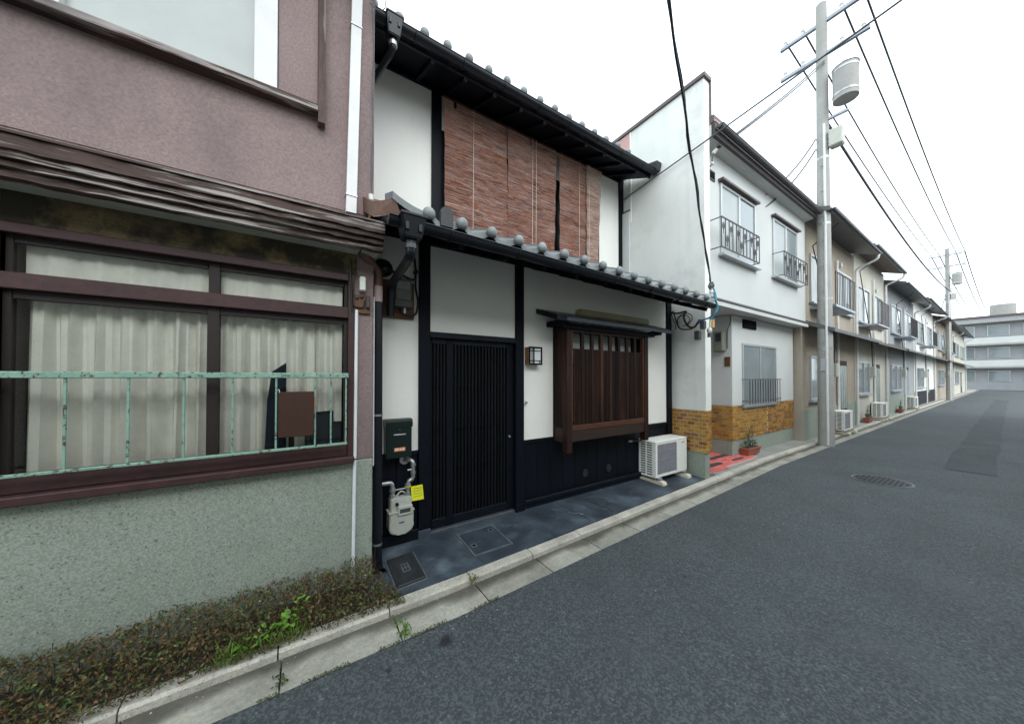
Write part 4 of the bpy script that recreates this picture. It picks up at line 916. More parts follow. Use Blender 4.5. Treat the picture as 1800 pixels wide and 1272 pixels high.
def upper_window(x0, x1):
    w = pbox('upper_window', m_alu, wh, x0, x0 + .05, UY - .03, UY + .05, 3.70, 4.93, .003); mid = (x0 + x1) / 2
    for a, b, c, d in ((x1 - .05, x1, 3.70, 4.93), (x0 + .05, x1 - .05, 4.88, 4.93), (x0 + .05, x1 - .05, 3.70, 3.75), (mid - .03, mid + .03, 3.75, 4.88)): pbox('window_frame', m_alu, w, a, b, UY - .03, UY + .05, c, d, .003)
    pbox('window_pane', m_winshade, w, x0 + .05, mid - .03, UY - .012, UY - .004, 3.75, 4.88, 0); pbox('window_pane', m_winglass, w, mid + .03, x1 - .05, UY - .012, UY - .004, 3.75, 4.88, 0)
    pbox('window_hood', m_coping, w, x0 - .05, x1 + .05, UY - .09, UY, 4.945, 4.985, .003)
    pbox('window_sill', m_alu, w, x0 - .06, x1 + .06, UY - .10, UY, 3.645, 3.69, .003)
    return w
upper_window(6.04, 7.44); upper_window(8.3, 9.7)
def balcony(x0, x1):
    y = -.60; b = pbox('window_balcony', m_iron, wh, x0, x1, y - .008, y + .008, 4.15, 4.172, .002)
    pbox('balcony_rail', m_iron, b, x0, x1, y - .008, y + .008, 3.66, 3.682, .002)
    n = round((x1 - x0) / .135)
    for i in range(n + 1):
        x = x0 + (x1 - x0) * i / n; piece('balcony_bar', m_iron, b, x - .007, x + .007, y - .006, y + .006, 3.682, 4.15, .001)
        if i < n:                                      # scroll ornaments between bars
            c = x + (x1 - x0) / n / 2; z = 4.02 if i % 2 == 0 else 3.83
            if i % 2 == 0 or i % 4 == 1:
                s = nb(); rr = .022
                for dx, dz in ((-.022, .0), (.022, .0), (0, .035), (0, -.03)):
                    tube(s, [(c + dx + rr * math.cos(a), y, z + dz + rr * math.sin(a)) for a in [k * math.pi / 5 for k in range(11)]], .006, 5)
                tube(s, [(c, y, z - .12), (c, y, z - .05)], .006, 5)
                obj('scroll', s, m_iron, b)
    for x in (x0, x1):
        for z in (4.15, 3.665): pbox('balcony_stay', m_iron, b, x - .006, x + .006, y, UY, z, z + .014, .001)
balcony(5.66, 7.1); balcony(8.3, 9.7)
# red porch floor
pf_ = structure('porch_floor', hexa(nb(), [(5.404, -.46, -.1), (7.55, -.40, -.1), (7.55, .36, -.1), (5.404, .36, -.1), (5.404, -.46, pz(-.46) + .003), (7.55, -.40, pz(-.40) + .003), (7.55, .36, .021), (5.404, .36, .021)]), m_grout)
def inside_inlay(x, y):
    for cx, cy, a, b in ((6.02, -.245, .34, .05), (5.75, -.06, .5, .05), (6.75, -.05, .4, .05), (6.95, -.30, .22, .035)):
        if abs(x - cx) < a and abs(y - cy) < b: return True
    return False
nx, ny = 18, 10
for i in range(nx):
    for j in range(ny):
        x = 5.41 + i * .118 + (.059 if j % 2 else 0); y = -.45 + j * .08
        if y < kfront(x) + .125 or x > 7.45: continue
        zc = (pz(-.46) + .003) + (.021 + .026 - .003) * (y + .04 + .46) / .82 + .001
        put('floor_tile', bmesh_box(.110, .072, .012, m_redtile, .002), pf_, (x + .055, y + .037, zc), (.05, 0, 0))
for cx, cy, a, b in ((6.02, -.245, .36, .055), (5.75, -.05, .5, .055), (6.75, -.03, .4, .05), (6.95, -.28, .22, .03)):
    b_ = nb(); pr = [(cx + math.copysign(abs(math.cos(t)) ** .45, math.cos(t)) * a, cy + math.copysign(abs(math.sin(t)) ** .7, math.sin(t)) * b) for t in [k * math.pi / 12 for k in range(24)]]
    zz = (pz(-.46) + .003) + .044 * (cy + .46) / .82
    prism(b_, pr, 'z', zz - .03, zz + .0125); obj('dark_inlay', b_, m_slate, pf_)
pbox('wing_step', M('blue_grey_patch', (.1, .14, .17), .6, .2, 10), pf_, 5.40, 5.62, -.50, -.43, -.05, -.017, .003)

# planter with a spindly plant
pl = thing('planter', 'small terracotta trough planter by the ochre tiled pier', 'planter', (7.62, -.22, .0))
b_ = nb(); hexa(b_, [(7.36, -.29, .0), (7.88, -.29, .0), (7.88, -.165, .0), (7.36, -.165, .0), (7.34, -.31, .13), (7.90, -.31, .13), (7.90, -.15, .13), (7.34, -.15, .13)])
obj('trough', b_, m_terra, pl); pbox('trough_rim', m_terra, pl, 7.33, 7.91, -.318, -.145, .115, .137, .004); pbox('potting_soil', m_soil, pl, 7.36, 7.88, -.29, -.17, .13, .1395, 0)
def leaves(bm, lay, pts, size, cols, rn, flat=.5):
    for p in pts:
        s = size * rn.uniform(.6, 1.3); d = Vector((rn.uniform(-1, 1), rn.uniform(-1, 1), rn.uniform(-flat, 1))).normalized()
        u = d.orthogonal().normalized(); u = Matrix.Rotation(rn.uniform(0, 6.28), 3, d) @ u; w = d.cross(u)
        c = list(rn.choice(cols)); k = rn.uniform(.75, 1.25); c = [min(1, q * k) for q in c] + [1]
        v = [bm.verts.new(Vector(p) + q) for q in (-u * s, w * s * .45 + d * s * .12, u * s, -w * s * .45 + d * s * .12)]
        for q in ((0, 1, 2), (0, 2, 3)):
            f = bm.faces.new([v[i] for i in q])
            for lp in f.loops: lp[lay] = c
pt = thing('potted_plant', 'spindly green plant growing in the terracotta trough', 'plant', (7.6, -.22, .14))
rn = random.Random(3); b_ = nb(); lay = b_.loops.layers.float_color.new('tint'); st_ = nb()
for k in range(6):
    x, h = 7.42 + k * .08, rn.uniform(.1, .42) if k != 1 else .42
    ex, ey = x + rn.uniform(-.05, .05), -.22 + rn.uniform(-.05, .05)
    tube(st_, [(x, -.22, .135), ((x + ex) / 2 + .01, -.22, .135 + h * .5), (ex, ey, .135 + h)], .004, 5)
    leaves(b_, lay, [(x + (ex - x) * t + rn.uniform(-.035, .035), -.22 + rn.uniform(-.04, .04), .14 + h * t) for t in [rn.uniform(.15, 1) for _ in range(16)]], .03, [(.05, .11, .03), (.09, .15, .05), (.16, .2, .09)], rn)
obj('stem', st_, m_trunk, pt); obj('foliage', b_, m_leaf, pt, kind='stuff')

# ------------------------------------------------------------------ cables and wires
ca = thing('service_cable', 'thick black service cable dropping from the sky to the far end of the eave', 'cable', (5.0, -.72, 2.95))
A, B = Vector((5.0, -.74, 2.95)), Vector((-3.5, -4.0, 7.5)); L_ = math.hypot(8.5, 3.3)
pts = []
for i in range(61):
    t = i / 60; p = A.lerp(B, t); p.z -= .03 * L_ * 4 * t * (1 - t); p.x += .012 * math.sin(i * 1.3); pts.append(p)
obj('cable_run', tube(nb(), pts, .010, 8), m_cable, ca, True)
obj('cable_run', tube(nb(), [p + Vector((.012 * math.sin(i * .9), .012 * math.cos(i * .9), .012)) for i, p in enumerate(pts)], .0065, 6), m_cable, ca, True)
fx = thing('cable_anchor', 'cluster of insulators and blue cable at the far end of the lower eave', 'cable anchor', (5.0, -.75, 2.6))
for dx, z in ((-.03, 2.88), (.03, 2.90), (0, 2.80)): obj('clamp', ball(tube(nb(), [(5.0 + dx, -.75, z - .05), (5.0 + dx, -.75, z + .05)], .018, 8), (5.0 + dx, -.75, z), .03, (1, 1, 1.2)), m_wire if dx else m_insul, fx, True)
obj('blue_cable', tube(nb(), bend([(5.03, -.75, 2.90), (5.03, -.77, 2.80), (5.0, -.80, 2.66), (5.10, -.80, 2.60), (5.0, -.80, 2.48), (4.98, -.74, 2.42), (4.9, -.6, 2.38)], .05), .012, 8), m_blue, fx, True)
obj('green_cable', tube(nb(), bend([(5.04, -.75, 2.9), (5.07, -.78, 2.76), (5.04, -.80, 2.62), (5.08, -.81, 2.55), (4.98, -.75, 2.4)], .05), .011, 8), M('teal_cable', (.03, .3, .28), .5, 0), fx, True)
obj('chain_rod', tube(nb(), [(5.0, -.74, 2.45), (5.0, -.72, 2.18)], .014, 8), m_insul, fx, True)
obj('end_insulator', ball(nb(), (5.0, -.72, 2.24), .036, (1, 1, 1.3)), m_insul, fx, True); obj('clamp', tube(nb(), [(5.0, -.72, 2.2), (5.0, -.72, 2.14)], .028, 10), m_wire, fx, True)
obj('orange_fitting', tube(nb(), [(5.05, -.74, 2.40), (5.05, -.74, 2.28)], .026, 10), m_orange, fx, True)
obj('meter_lead', tube(nb(), bend([(4.92, -.62, 2.40), (5.1, -.45, 2.32), (5.19, -.3, 2.36), (5.18, -.22, 2.55), (5.19, -.3, 2.63), (5.19, -.12, 2.60), (5.15, .0, 2.66)], .09, 5), .016, 8), m_cable, fx, True)
obj('meter_lead', tube(nb(), bend([(4.92, -.62, 2.37), (5.1, -.40, 2.30), (5.19, -.16, 2.34), (5.19, -.1, 2.5), (5.18, -.06, 2.66)], .09, 5), .011, 8), m_cable, fx, True)
for k in range(2):
    c0 = Vector((5.16 - .01 * k, -.24 - .03 * k, 2.47 + .015 * k)); rr = .085 + .012 * k
    obj('cable_coil', tube(nb(), [c0 + Vector((.01 * math.sin(3 * a), rr * 1.25 * math.cos(a), rr * math.sin(a))) for a in [q * math.pi / 14 - .6 for q in range(25)]], .007, 6), m_cable, fx, True)
obj('hanging_wire', tube(nb(), bend([(5.17, -.02, 2.72), (5.17, -.06, 2.52), (5.17, -.12, 2.40), (5.17, -.1, 2.34)], .05), .006, 6), m_cable, fx, True)
obj('small_box', box(nb(), 4.90, 4.96, -.70, -.63, 2.26, 2.38, .008), m_wire, fx)
obj('junction_box', box(nb(), 5.14, 5.21, -.50, -.42, 2.14, 2.28, .008), m_wire, fx)
POLE = Vector((10.5, -.70, 0))
tw = thing('thin_wire', 'thin grey wire crossing the white side wall from the black post up over the lane', 'wire', (5.18, .92, 4.99))
def wire(a, b, sag, r, n=24): return tube(nb(), [Vector(a).lerp(Vector(b), i / n) - Vector((0, 0, sag * 4 * (i / n) * (1 - i / n))) for i in range(n + 1)], r, 6)
obj('wire_strand', wire((5.165, .92, 4.99), (5.20, -5.3, 5.88), .02, .011, 40), m_wire, tw)
dw = thing('drop_wire', 'pair of drop wires from the white house insulators up to the far pole', 'wire', (5.5, -.47, 5.25))
obj('wire_strand', wire((5.68, -.53, 5.30), (10.45, -.76, 9.1), .06, .015), m_wire, dw); obj('wire_strand', wire((5.68, -.53, 5.33), (10.45, -.76, 9.16), .06, .015), m_wire, dw)
for x, z in ((5.58, 5.21), (5.62, 5.25), (5.66, 5.29), (5.54, 5.02)): obj('insulator', ball(nb(), (x, -.525, z), .028, (1.5, .9, .9)), m_insul, dw, True)
obj('bracket', tube(nb(), bend([(5.54, -.40, 4.98), (5.54, -.52, 5.0), (5.54, -.525, 5.14), (5.60, -.525, 5.22)], .03), .009, 6), m_iron, dw, True)

# ------------------------------------------------------------------ plants at the foot of the mauve wall
sh = thing('ground_shrub', 'low reddish brown creeping shrub between the mauve wall and the kerb', 'shrub', (0, -.55, -.03))
rn = random.Random(11); b_ = nb(); lay = b_.loops.layers.float_color.new('tint'); st_ = nb()
cols = [(.105, .055, .03), (.085, .065, .03), (.07, .085, .03), (.12, .06, .03), (.075, .045, .028), (.05, .075, .028), (.10, .085, .04), (.13, .06, .03), (.07, .085, .035), (.05, .03, .02), (.045, .05, .02)]
def shrub_top(x, y):
    u = (y + .795) / .41                               # 0 at the kerb, 1 at the wall
    edge = max(0., min(1., (.56 - x) / .14))
    return (.045 + .155 * min(1, u * 1.5)) * (.35 + .65 * edge) * (.7 + .6 * (noise.noise(Vector((x * 6, y * 8, 1))) * .5 + .5))
P_ = []
while len(P_) < 11500:
    x = rn.uniform(-1.6, .60); y = rn.uniform(-.80, -.39)
    if x > .44 and y > -.5 - (x - .44) * 1.2: continue
    h = shrub_top(x, y) * (rn.random() ** .45); P_.append((x, y, -.035 + h))
leaves(b_, lay, P_, .0115, [(c[0] * 1.3, c[1] * 1.5, c[2] * 1.15) for c in cols], rn, .1)
for k in range(420):
    x, y = rn.uniform(-1.5, .54), rn.uniform(-.79, -.42)
    if x > .44 and y > -.52: continue
    h = shrub_top(x, y) * rn.uniform(.8, 1.25)
    tube(st_, [(x, y, -.04), (x + rn.uniform(-.03, .03), y + rn.uniform(-.03, .02), -.035 + h * .6), (x + rn.uniform(-.06, .06), y + rn.uniform(-.06, .03), -.035 + h)], .0016, 3, False)
obj('foliage', b_, m_leaf, sh, kind='stuff'); obj('twigs', st_, M('red_twig', (.09, .045, .03), .8, .2, 30), sh, kind='stuff')
b_ = nb()
for k in range(6):
    x, y = rn.uniform(-.3, .45), rn.uniform(-.6, -.42); ball(b_, (x, y, -.035 + shrub_top(x, y) * 1.0), .005, (1, 1, .8), 6, 4)
obj('pink_blossom', b_, M('pale_pink_petal', (.6, .38, .45), .7, 0), sh, kind='stuff')
wd = thing('green_weed', 'bright green leafy weed growing through the brown shrub', 'weed', (-.12, -.70, -.03))
lm = []
for gcol in ((.08, .19, .014), (.12, .25, .022), (.15, .28, .035)):
    b_ = nb(); n = 6; ctr = []
    T = [(t, .36 * math.sin(math.pi * min(1, t * 1.02)) ** .8) for t in [i / n for i in range(n + 1)]]
    Lv = [bm_ for bm_ in []]
    Lf, Ct, Rt = [], [], []
    for t, w in T:
        z = .22 * math.sin(t * 2.2); Lf.append(b_.verts.new((t, -w * .8, z + .08 * w))); Ct.append(b_.verts.new((t, 0, z - .02))); Rt.append(b_.verts.new((t, w * .8, z + .08 * w)))
    for i in range(n):
        b_.faces.new((Lf[i], Lf[i + 1], Ct[i + 1], Ct[i])); b_.faces.new((Ct[i], Ct[i + 1], Rt[i + 1], Rt[i]))
    lm.append(mesh_of(b_, M('weed_leaf', gcol, .5, .15, 30, spec=.35), True, 'weed_leaf'))
st_ = nb()
for k in range(66):
    t = k / 66; x = -.30 + t * .40 + rn.uniform(-.05, .05); y = -.77 + t * .12 + rn.uniform(-.035, .04); z = .0 + rn.uniform(0, .055) + .05 * t
    if k > 46: x, y, z = -.02 + rn.uniform(-.03, .03), -.64 + rn.uniform(-.05, .05), rn.uniform(.03, .15)
    s = rn.uniform(.018, .058) * (.6 if k > 46 else .95); o = put('leaf', lm[k % 3], wd, (x, y, z), (rn.uniform(-.5, .5), rn.uniform(-.45, .25), rn.uniform(0, 6.28))); o.scale = (s, s, s)
    if k % 3 == 0: tube(st_, [(x + .01, y, -.04), (x, y, z)], .002, 4, False)
bl = nb(); rg = random.Random(21)
for k in range(130):
    x, y = rg.uniform(-.42, .02), rg.uniform(-.79, -.70); h = rg.uniform(.04, .11); a = rg.uniform(0, 6.28); lean = rg.uniform(.02, .08); w = rg.uniform(.002, .0045)
    dx, dy = math.cos(a) * lean, math.sin(a) * lean * .6; nx_, ny_ = -math.sin(a) * w, math.cos(a) * w
    p = [(x, y, -.03), (x + dx * .35, y + dy * .35, -.03 + h * .6), (x + dx, y + dy, -.03 + h)]
    v = [bl.verts.new((q[0] + s_ * nx_ * (1, .8, .15)[i], q[1] + s_ * ny_ * (1, .8, .15)[i], q[2])) for i, q in enumerate(p) for s_ in (-1, 1)]
    bl.faces.new((v[0], v[1], v[3], v[2])); bl.faces.new((v[2], v[3], v[5], v[4]))
obj('blades', bl, M('grass_blade', (.13, .26, .03), .6, .25, 20), wd, kind='stuff')
obj('stems', st_, M('weed_stem', (.1, .16, .03), .6, .1, 30), wd, kind='stuff')
def tuft(x, y, z, n, h, label, seed, cols_=((.07, .17, .015), (.12, .22, .03))):
    r_ = random.Random(seed); t = thing('weed_tuft', label, 'weed', (x, y, z), 'weeds in the kerb joints'); bm = nb(); ly = bm.loops.layers.float_color.new('tint')
    leaves(bm, ly, [(x + r_.gauss(0, .018), y + r_.gauss(0, .03), z + r_.uniform(.0, h)) for _ in range(n)], .012, cols_, r_, .2)
    obj('foliage', bm, m_leaf, t, kind='stuff')
tuft(.545, -1.03, -.068, 70, .03, 'small weed tuft at the road end of a gutter joint near the shrub', 1)
tuft(.52, -.93, -.066, 30, .022, 'tiny weed tuft halfway along the gutter joint beside the shrub', 2)
tuft(1.125, -.80, -.05, 36, .025, 'small weed tuft in the kerb joint before the door cover', 3, ((.1, .13, .02), (.14, .13, .04)))
tuft(-.10, -1.0, -.068, 30, .012, 'flat moss tuft in the gutter joint below the bright green weed', 4, ((.05, .07, .015), (.07, .08, .02)))
ms = nb(); ly = ms.loops.layers.float_color.new('tint'); r_ = random.Random(5)
P_ = []
for k in range(900):
    x = r_.uniform(-.6, 1.25)
    if noise.noise(Vector((x * 5, 0, 3))) > -.05 + .25 * max(0, -x): P_.append((x, redge(x) + r_.gauss(-.004, .007), -.073 + r_.uniform(0, .006)))
leaves(ms, ly, P_, .0065, [(.08, .1, .015), (.05, .065, .012), (.1, .09, .03)], r_, .0)
o = obj('moss', ms, m_leaf); o['kind'] = 'stuff'; o['label'] = 'thin moss line along the asphalt edge'
lp_ = nb(); r_ = random.Random(9)
for k in range(90):
    x = r_.uniform(-.8, 6); y = r_.choice([kfront(x) - r_.uniform(.03, .2), redge(x) - r_.uniform(.02, 1.6)])
    ball(lp_, (x, y, -.066 if y > redge(x) else -.072), r_.uniform(.002, .0055), (1, 1, .6), 5, 3)
o = obj('pebbles', lp_, m_kerb); o['kind'] = 'stuff'; o['label'] = 'loose grit in the gutter and on the road'

# ------------------------------------------------------------------ the street goes on beyond
def row_house(x0, x1, h, mat, roofmat, y, label, seed, base=None, pent=True):
    r_ = random.Random(seed); t = thing('row_house', label, 'house', ((x0 + x1) / 2, y, 0), 'houses further along the lane')
    pbox('wall', mat, t, x0, x1, y, y + 7, -.1, h, .01)
    if base: pbox('plinth', base, t, x0 + .01, x1 - .01, y - .02, y + .02, -.1, .75, .004)
    rb = nb(); hexa(rb, [(x0 - .02, y - .55, h - .12), (x1 + .02, y - .55, h - .12), (x1 + .02, y + 3.5, h + 1.3), (x0 - .02, y + 3.5, h + 1.3), (x0 - .02, y - .55, h - .02), (x1 + .02, y - .55, h - .02), (x1 + .02, y + 3.5, h + 1.42), (x0 - .02, y + 3.5, h + 1.42)])
    obj('roof', rb, roofmat, t); g = obj('gutter', half_gutter(x0, x1, y - .58, h - .08, h - .1, .055), m_gutter, t, True)
    obj('downpipe', tube(nb(), bend([(x1 - .15, y - .58, h - .12), (x1 - .15, y - .55, h - .3), (x1 - .15, y - .07, h - .5), (x1 - .15, y - .07, .0)], .08), .035, 8), m_pale, t, True)
    if pent:
        pb = nb(); hexa(pb, [(x0, y - .6, 2.62), (x1, y - .6, 2.62), (x1, y + .05, 2.9), (x0, y + .05, 2.9), (x0, y - .6, 2.70), (x1, y - .6, 2.70), (x1, y + .05, 3.02), (x0, y + .05, 3.02)]); obj('pent_roof', pb, roofmat, t)
    def win(a, b, c, d, shade):
        w = pbox('window', m_alu, t, a, a + .05, y - .05, y + .02, c, d, .003)
        for q in ((b - .05, b, c, d), (a + .05, b - .05, d - .05, d), (a + .05, b - .05, c, c + .05), ((a + b) / 2 - .03, (a + b) / 2 + .03, c + .05, d - .05)): pbox('window_frame', m_alu, w, q[0], q[1], y - .05, y + .02, q[2], q[3], .003)
        pbox('window_pane', shade, w, a + .05, (a + b) / 2 - .03, y - .02, y - .004, c + .05, d - .05, 0); pbox('window_pane', m_winglass, w, (a + b) / 2 + .03, b - .05, y - .02, y - .004, c + .05, d - .05, 0)
        pbox('window_sill', m_steel, w, a - .05, b + .05, y - .1, y, c - .05, c - .005, .003)
    Wd = x1 - x0
    win(x0 + .12 * Wd, x0 + .45 * Wd, 3.5, 4.75, m_winshade); win(x0 + .58 * Wd, x0 + .88 * Wd, 3.5, 4.75, m_winshade)
    win(x0 + .10 * Wd, x0 + .42 * Wd, .95, 2.1, m_winglass)
    d = pbox('door', m_brown, t, x0 + .58 * Wd, x0 + .58 * Wd + .95, y - .03, y + .02, .0, 2.05, .004)
    for k in range(4): pbox('door_panel', m_frost, d, x0 + .58 * Wd + .08 + k * .21, x0 + .58 * Wd + .23 + k * .21, y - .04, y - .029, .6, 1.9, .002)
m_tan = M('tan_stucco', (.36, .31, .245), .9, .1, 1, .12, 90, bump=.4, bs=120, stain=[((.22, .19, .15), .8, .54, .76, .4, (1, 1, .35))])
m_cream = M('cream_siding', (.52, .50, .43), .8, .08, 1, .05, 60, stain=[((.35, .33, .28), .8, .55, .78, .4, (1, 1, .3))])
m_grey = M('grey_siding', (.30, .31, .32), .8, .08, 1, .05, 60)
m_roofgrey = M('grey_roof', (.10, .105, .11), .5, .15, 6, .1, 40)
m_roofbrown = M('brown_roof', (.12, .085, .07), .6, .15, 6, .1, 40)
row_house(10.36, 15.4, 5.6, m_tan, m_roofgrey, -.30, 'tan stucco row house with grey pent roof next past the white house', 21, m_granite)
row_house(15.46, 20.6, 5.9, m_cream, m_roofbrown, -.22, 'cream sided row house with brown roof beyond the tan one', 22, None)
row_house(20.66, 27.6, 5.5, m_grey, m_roofgrey, -.26, 'grey sided row house in the middle of the far lane', 23, m_granite)
row_house(27.66, 36.0, 5.8, m_plaster, m_roofgrey, -.22, 'white plaster row house with grey roof farther along the lane', 24, m_black)
row_house(36.06, 48.0, 5.6, m_tan, m_roofbrown, -.28, 'tan row house with brown roof farther along the lane', 25)
row_house(48.06, 62.0, 6.0, m_cream, m_roofgrey, -.25, 'cream row house last before the end of the lane', 26)
eb = thing('end_building', 'pale three storey block closing the far end of the lane', 'building', (78, -3, 0))
pbox('wall', m_grey, eb, 74, 84, -16, 6, -.1, 9.2, .02); pbox('parapet', m_coping, eb, 73.9, 84, -16.1, 6, 9.2, 9.5, .02)
for z in (1.0, 4.0, 6.8):
    for k in range(7):
        w = pbox('window', m_alu, eb, 73.94, 74.0, -13 + k * 2.5, -11.4 + k * 2.5, z, z + 1.4, .01); pbox('window_pane', m_winglass, w, 73.92, 73.938, -12.93 + k * 2.5, -11.47 + k * 2.5, z + .07, z + 1.33, 0)
def pole(x, y, h, label):
    t = thing('utility_pole', label, 'utility pole', (x, y, -.05), 'utility poles along the kerb')
    obj('pole_shaft', tube(nb(), [(x, y, -.1), (x, y, h)], [.15, .10], 18), m_poleconc, t, True)
    for z in (h - .5, h - 1.3):
        pbox('crossarm', m_steel, t, x - .04, x + .04, y - .8, y + .8, z, z + .08, .004)
        for k in (-.7, -.35, .35, .7): obj('insulator', ball(tube(nb(), [(x, y + k, z + .08), (x, y + k, z + .2)], .03, 8), (x, y + k, z + .18), .045), m_insul, t, True)
    obj('transformer', tube(nb(), [(x, y - .4, h - 2.6), (x, y - .4, h - 1.85)], .22, 18), m_poleconc, t, True)
    for q in (-2.5, -1.95): obj('steel_band', tube(nb(), [(x, y - .4, h + q), (x, y - .4, h + q + .04)], .226, 18), m_zinc, t, True)
    obj('transformer_lid', tube(nb(), [(x, y - .4, h - 1.85), (x, y - .4, h - 1.78)], [.235, .12], 18), m_steel, t, True)
    for q in (-.12, 0, .12): obj('bushing', tube(nb(), [(x + q, y - .4, h - 1.8), (x + q, y - .4, h - 1.6)], [.035, .022], 8), m_insul, t, True)
    for q in (.25, .5): obj('service_drop', wire((x - .05, y + .12, h - 3 - q), (x - 3.0, y + .35, 5.3 - q), .2, .016), m_cable, t)
    for k in range(8): obj('step_bolt', tube(nb(), [(x - .2, y, 2.4 + k * .6), (x + .2, y, 2.4 + k * .6)], .009, 6), m_zinc, t)
    obj('conduit', tube(nb(), [(x - .14, y - .06, -.05), (x - .115, y - .05, h - 3)], .025, 8), m_pale, t, True)
    obj('number_plate', box(nb(), x - .165, x - .15, y - .05, y + .05, 1.7, 2.0, .003), m_alu, t)
    for q in (2.2, 3.4, 5.2, 6.8): obj('steel_band', tube(nb(), [(x, y, q), (x, y, q + .05)], .152 - .0047 * q, 18), m_zinc, t, True)
    obj('terminal_box', box(nb(), x - .12, x + .12, y - .36, y - .12, h - 3.6, h - 3.2, .02), m_meter, t)
    obj('bracket', box(nb(), x - .03, x + .03, y - .45, y, h - 2.9, h - 2.84, .004), m_steel, t)
pole(10.5, -.70, 10.6, 'concrete utility pole standing by the white house end of the lane'); pole(38, -.72, 10.6, 'concrete utility pole far down the lane')
pw_ = thing('power_lines', 'black power lines strung between the two utility poles', 'power line', (24, -.7, 10))
for k in (-.7, -.35, .35, .7):
    obj('line', wire((10.5, -.70 + k, 10.32), (38, -.72 + k, 10.32), .35, .02), m_cable, pw_); obj('line', wire((38, -.72 + k, 10.32), (73, -.72 + k, 9.9), .4, .03), m_cable, pw_)
obj('line', wire((10.5, -.8, 7.6), (38, -.8, 7.6), .5, .03), m_cable, pw_)

# ------------------------------------------------------------------ what stands before the far houses
def copy_tree(o, parent=None, loc=None):
    c = o.copy(); scene.collection.objects.link(c); c.parent = parent
    if loc is not None: c.location = loc
    for ch in list(o.children): copy_tree(ch, c)
    return c
ac['group'] = 'outdoor units along the lane'
for (x, y, lab) in ((12.9, -.47, 'outdoor unit standing before the tan row house'), (18.2, -.40, 'outdoor unit standing before the cream row house'), (25.2, -.43, 'outdoor unit standing before the grey sided row house')):
    c = copy_tree(ac, None, (x, y, 0)); c['label'] = lab
for i, (x, y) in enumerate(((11.9, -.42), (16.6, -.36), (22.4, -.40))):
    c = copy_tree(pl, None, (x, y, 0)); c['label'] = ('terracotta trough planter before the tan row house', 'terracotta trough planter before the cream row house', 'terracotta trough planter before the grey sided house')[i]; c['group'] = 'trough planters along the lane'
    d = copy_tree(pt, None, (x - .02, y, .14)); d['label'] = ('leafy plant in the trough before the tan row house', 'leafy plant in the trough before the cream row house', 'leafy plant in the trough before the grey sided house')[i]; d['group'] = 'plants in the troughs'
pl['group'] = 'trough planters along the lane'; pt['group'] = 'plants in the troughs'
def house_extras(x0, y, h, seed):
    hs = [o for o in bpy.data.objects if o.name.startswith('row_house') and o.parent is None and abs(o.location.x - x0) < 4.2]
    if not hs: return
    t = hs[0]; x = t.location.x
    pbox('meter_box', m_meter, t, x - .2, x + .05, y - .14, y, 1.55, 1.95, .02)
    obj('drain_pipe', tube(nb(), [(x + .35, y - .05, -.02), (x + .35, y - .05, h - .6)], .03, 8), m_pale, t, True)
    b = pbox('balcony_rail', m_iron, t, x - 1.9, x - .1, y - .5, y - .48, 4.15, 4.18, .002); pbox('balcony_floor', m_steel, b, x - 1.9, x - .1, y - .5, y, 3.30, 3.36, .003)
    for k in range(13): piece('balcony_bar', m_iron, b, x - 1.895 + k * .148, x - 1.88 + k * .148, y - .497, y - .483, 3.36, 4.15, .001)
    obj('vent_cap', tube(nb(), [(x + .6, y, 4.9), (x + .6, y - .1, 4.9)], .07, 12), m_alu, t, True)
    obj('service_cable', tube(nb(), [(x - 2, y - .58, h - .3), (x - 2.0, y - .1, h - .7), (x - .1, y - .05, 2.9), (x - .08, y - .06, 1.95)], .014, 6), m_cable, t, True)
for x, y, h in ((12.9, -.30, 5.6), (18.0, -.22, 5.9), (24.1, -.26, 5.5), (31.8, -.22, 5.8), (42, -.28, 5.6)): house_extras(x, y, h, 1)
for k in range(3):
    pbox('balcony_slab', m_poleconc, eb, 73.0, 74.0, -15.8, 5.8, 2.7 + k * 2.9, 2.9 + k * 2.9, .01); pbox('balcony_front', m_whitewall2, eb, 72.98, 73.06, -15.8, 5.8, 2.9 + k * 2.9, 3.7 + k * 2.9, .01) if k < 2 else None
obj('roof_tank', tube(nb(), [(78, -2.5, 9.5), (78, -2.5, 11.2)], 1.0, 20), m_poleconc, eb, True)

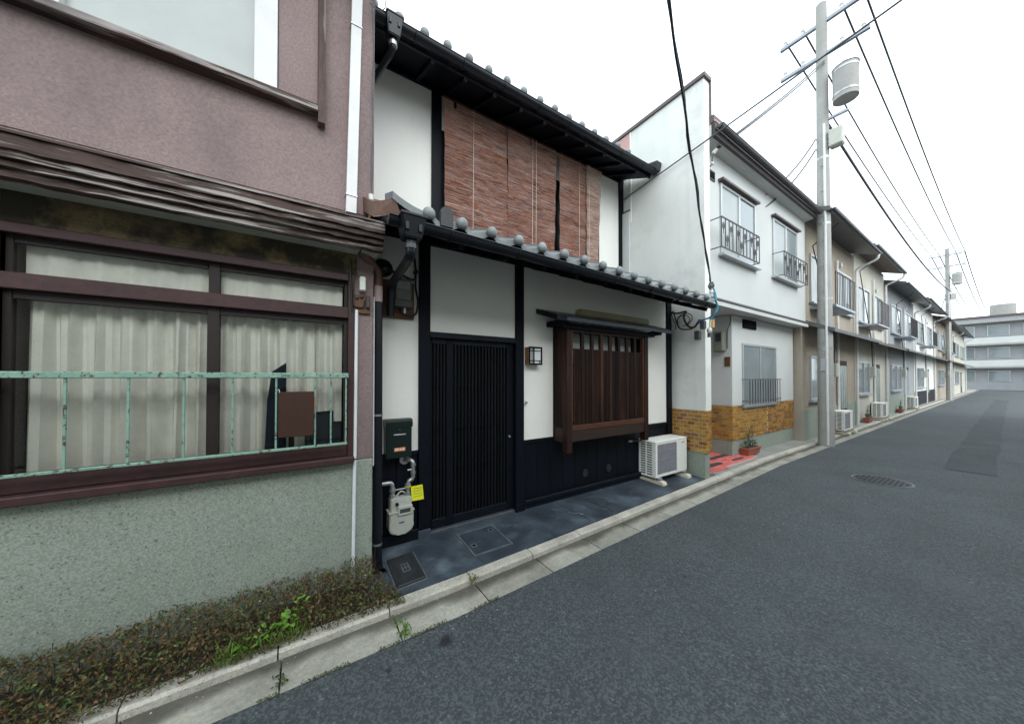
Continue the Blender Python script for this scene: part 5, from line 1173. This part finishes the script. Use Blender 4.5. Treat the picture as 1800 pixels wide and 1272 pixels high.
# ------------------------------------------------------------------ unseen houses across the lane, behind the camera, height and paleness set for light
m_facing = M('ivory_stucco', (.72, .69, .60), .9, .06, 1, .05, 60)  # pale tone picked to bounce more light under the eaves
def unseen_facing_house(x0, x1, h, mat, roofmat, label, y=-5.15):
    t = thing('unseen_facing_house', label, 'house', ((x0 + x1) / 2, y, 0), 'unseen houses across the lane')
    pbox('wall', mat, t, x0, x1, y - 7, y, -.1, h, .01)
    rb = nb(); hexa(rb, [(x0 - .02, y - 3.5, h + .9), (x1 + .02, y - 3.5, h + .9), (x1 + .02, y + .45, h - .12), (x0 - .02, y + .45, h - .12), (x0 - .02, y - 3.5, h + 1.0), (x1 + .02, y - 3.5, h + 1.0), (x1 + .02, y + .45, h - .02), (x0 - .02, y + .45, h - .02)])
    obj('roof', rb, roofmat, t)
    for k in (.2, .68):
        a = x0 + k * (x1 - x0)
        for z in (.95, 2.5):
            w = pbox('window', m_alu, t, a - .7, a + .7, y - .02, y + .03, z, z + 1.25, .003); pbox('window_pane', m_winglass, w, a - .64, a + .64, y + .032, y + .036, z + .06, z + 1.19, 0)
    pbox('door', m_brown, t, (x0 + x1) / 2 - .45, (x0 + x1) / 2 + .45, y - .02, y + .03, 0, 2.05, .004)
for a in ((-9, -3.6, 4.0, m_cream, m_roofgrey, 'unseen pale house across the lane behind the left edge of the view'), (-3.54, 2.2, 4.1, m_facing, m_roofbrown, 'unseen cream house across the lane right behind the camera'), (2.26, 8.2, 4.0, m_facing, m_roofgrey, 'unseen ivory house across the lane facing the reed blinds'), (8.26, 14, 4.2, m_facing, m_roofbrown, 'unseen ivory house across the lane facing the white house'), (14.06, 24, 4.1, m_cream, m_roofgrey, 'unseen cream house across the lane facing the row houses')): unseen_facing_house(*a)

mh = thing('manhole_cover', 'round iron manhole cover set in the asphalt down the lane', 'manhole cover', (7.6, -2.0, -.07))
obj('cover_ring', tube(nb(), [(7.6, -2.0, -.09), (7.6, -2.0, -.0635)], .33, 40), m_coverrim, mh); obj('cover_disc', tube(nb(), [(7.6, -2.0, -.09), (7.6, -2.0, -.061)], .305, 40), m_cover, mh)
b_ = nb()
for i in range(-5, 6):
    for j in range(-5, 6):
        if i * i + j * j < 27: box(b_, 7.6 + i * .052 - .016, 7.6 + i * .052 + .016, -2.0 + j * .052 - .016, -2.0 + j * .052 + .016, -.0612, -.056)
obj('cover_studs', b_, m_cover, mh)
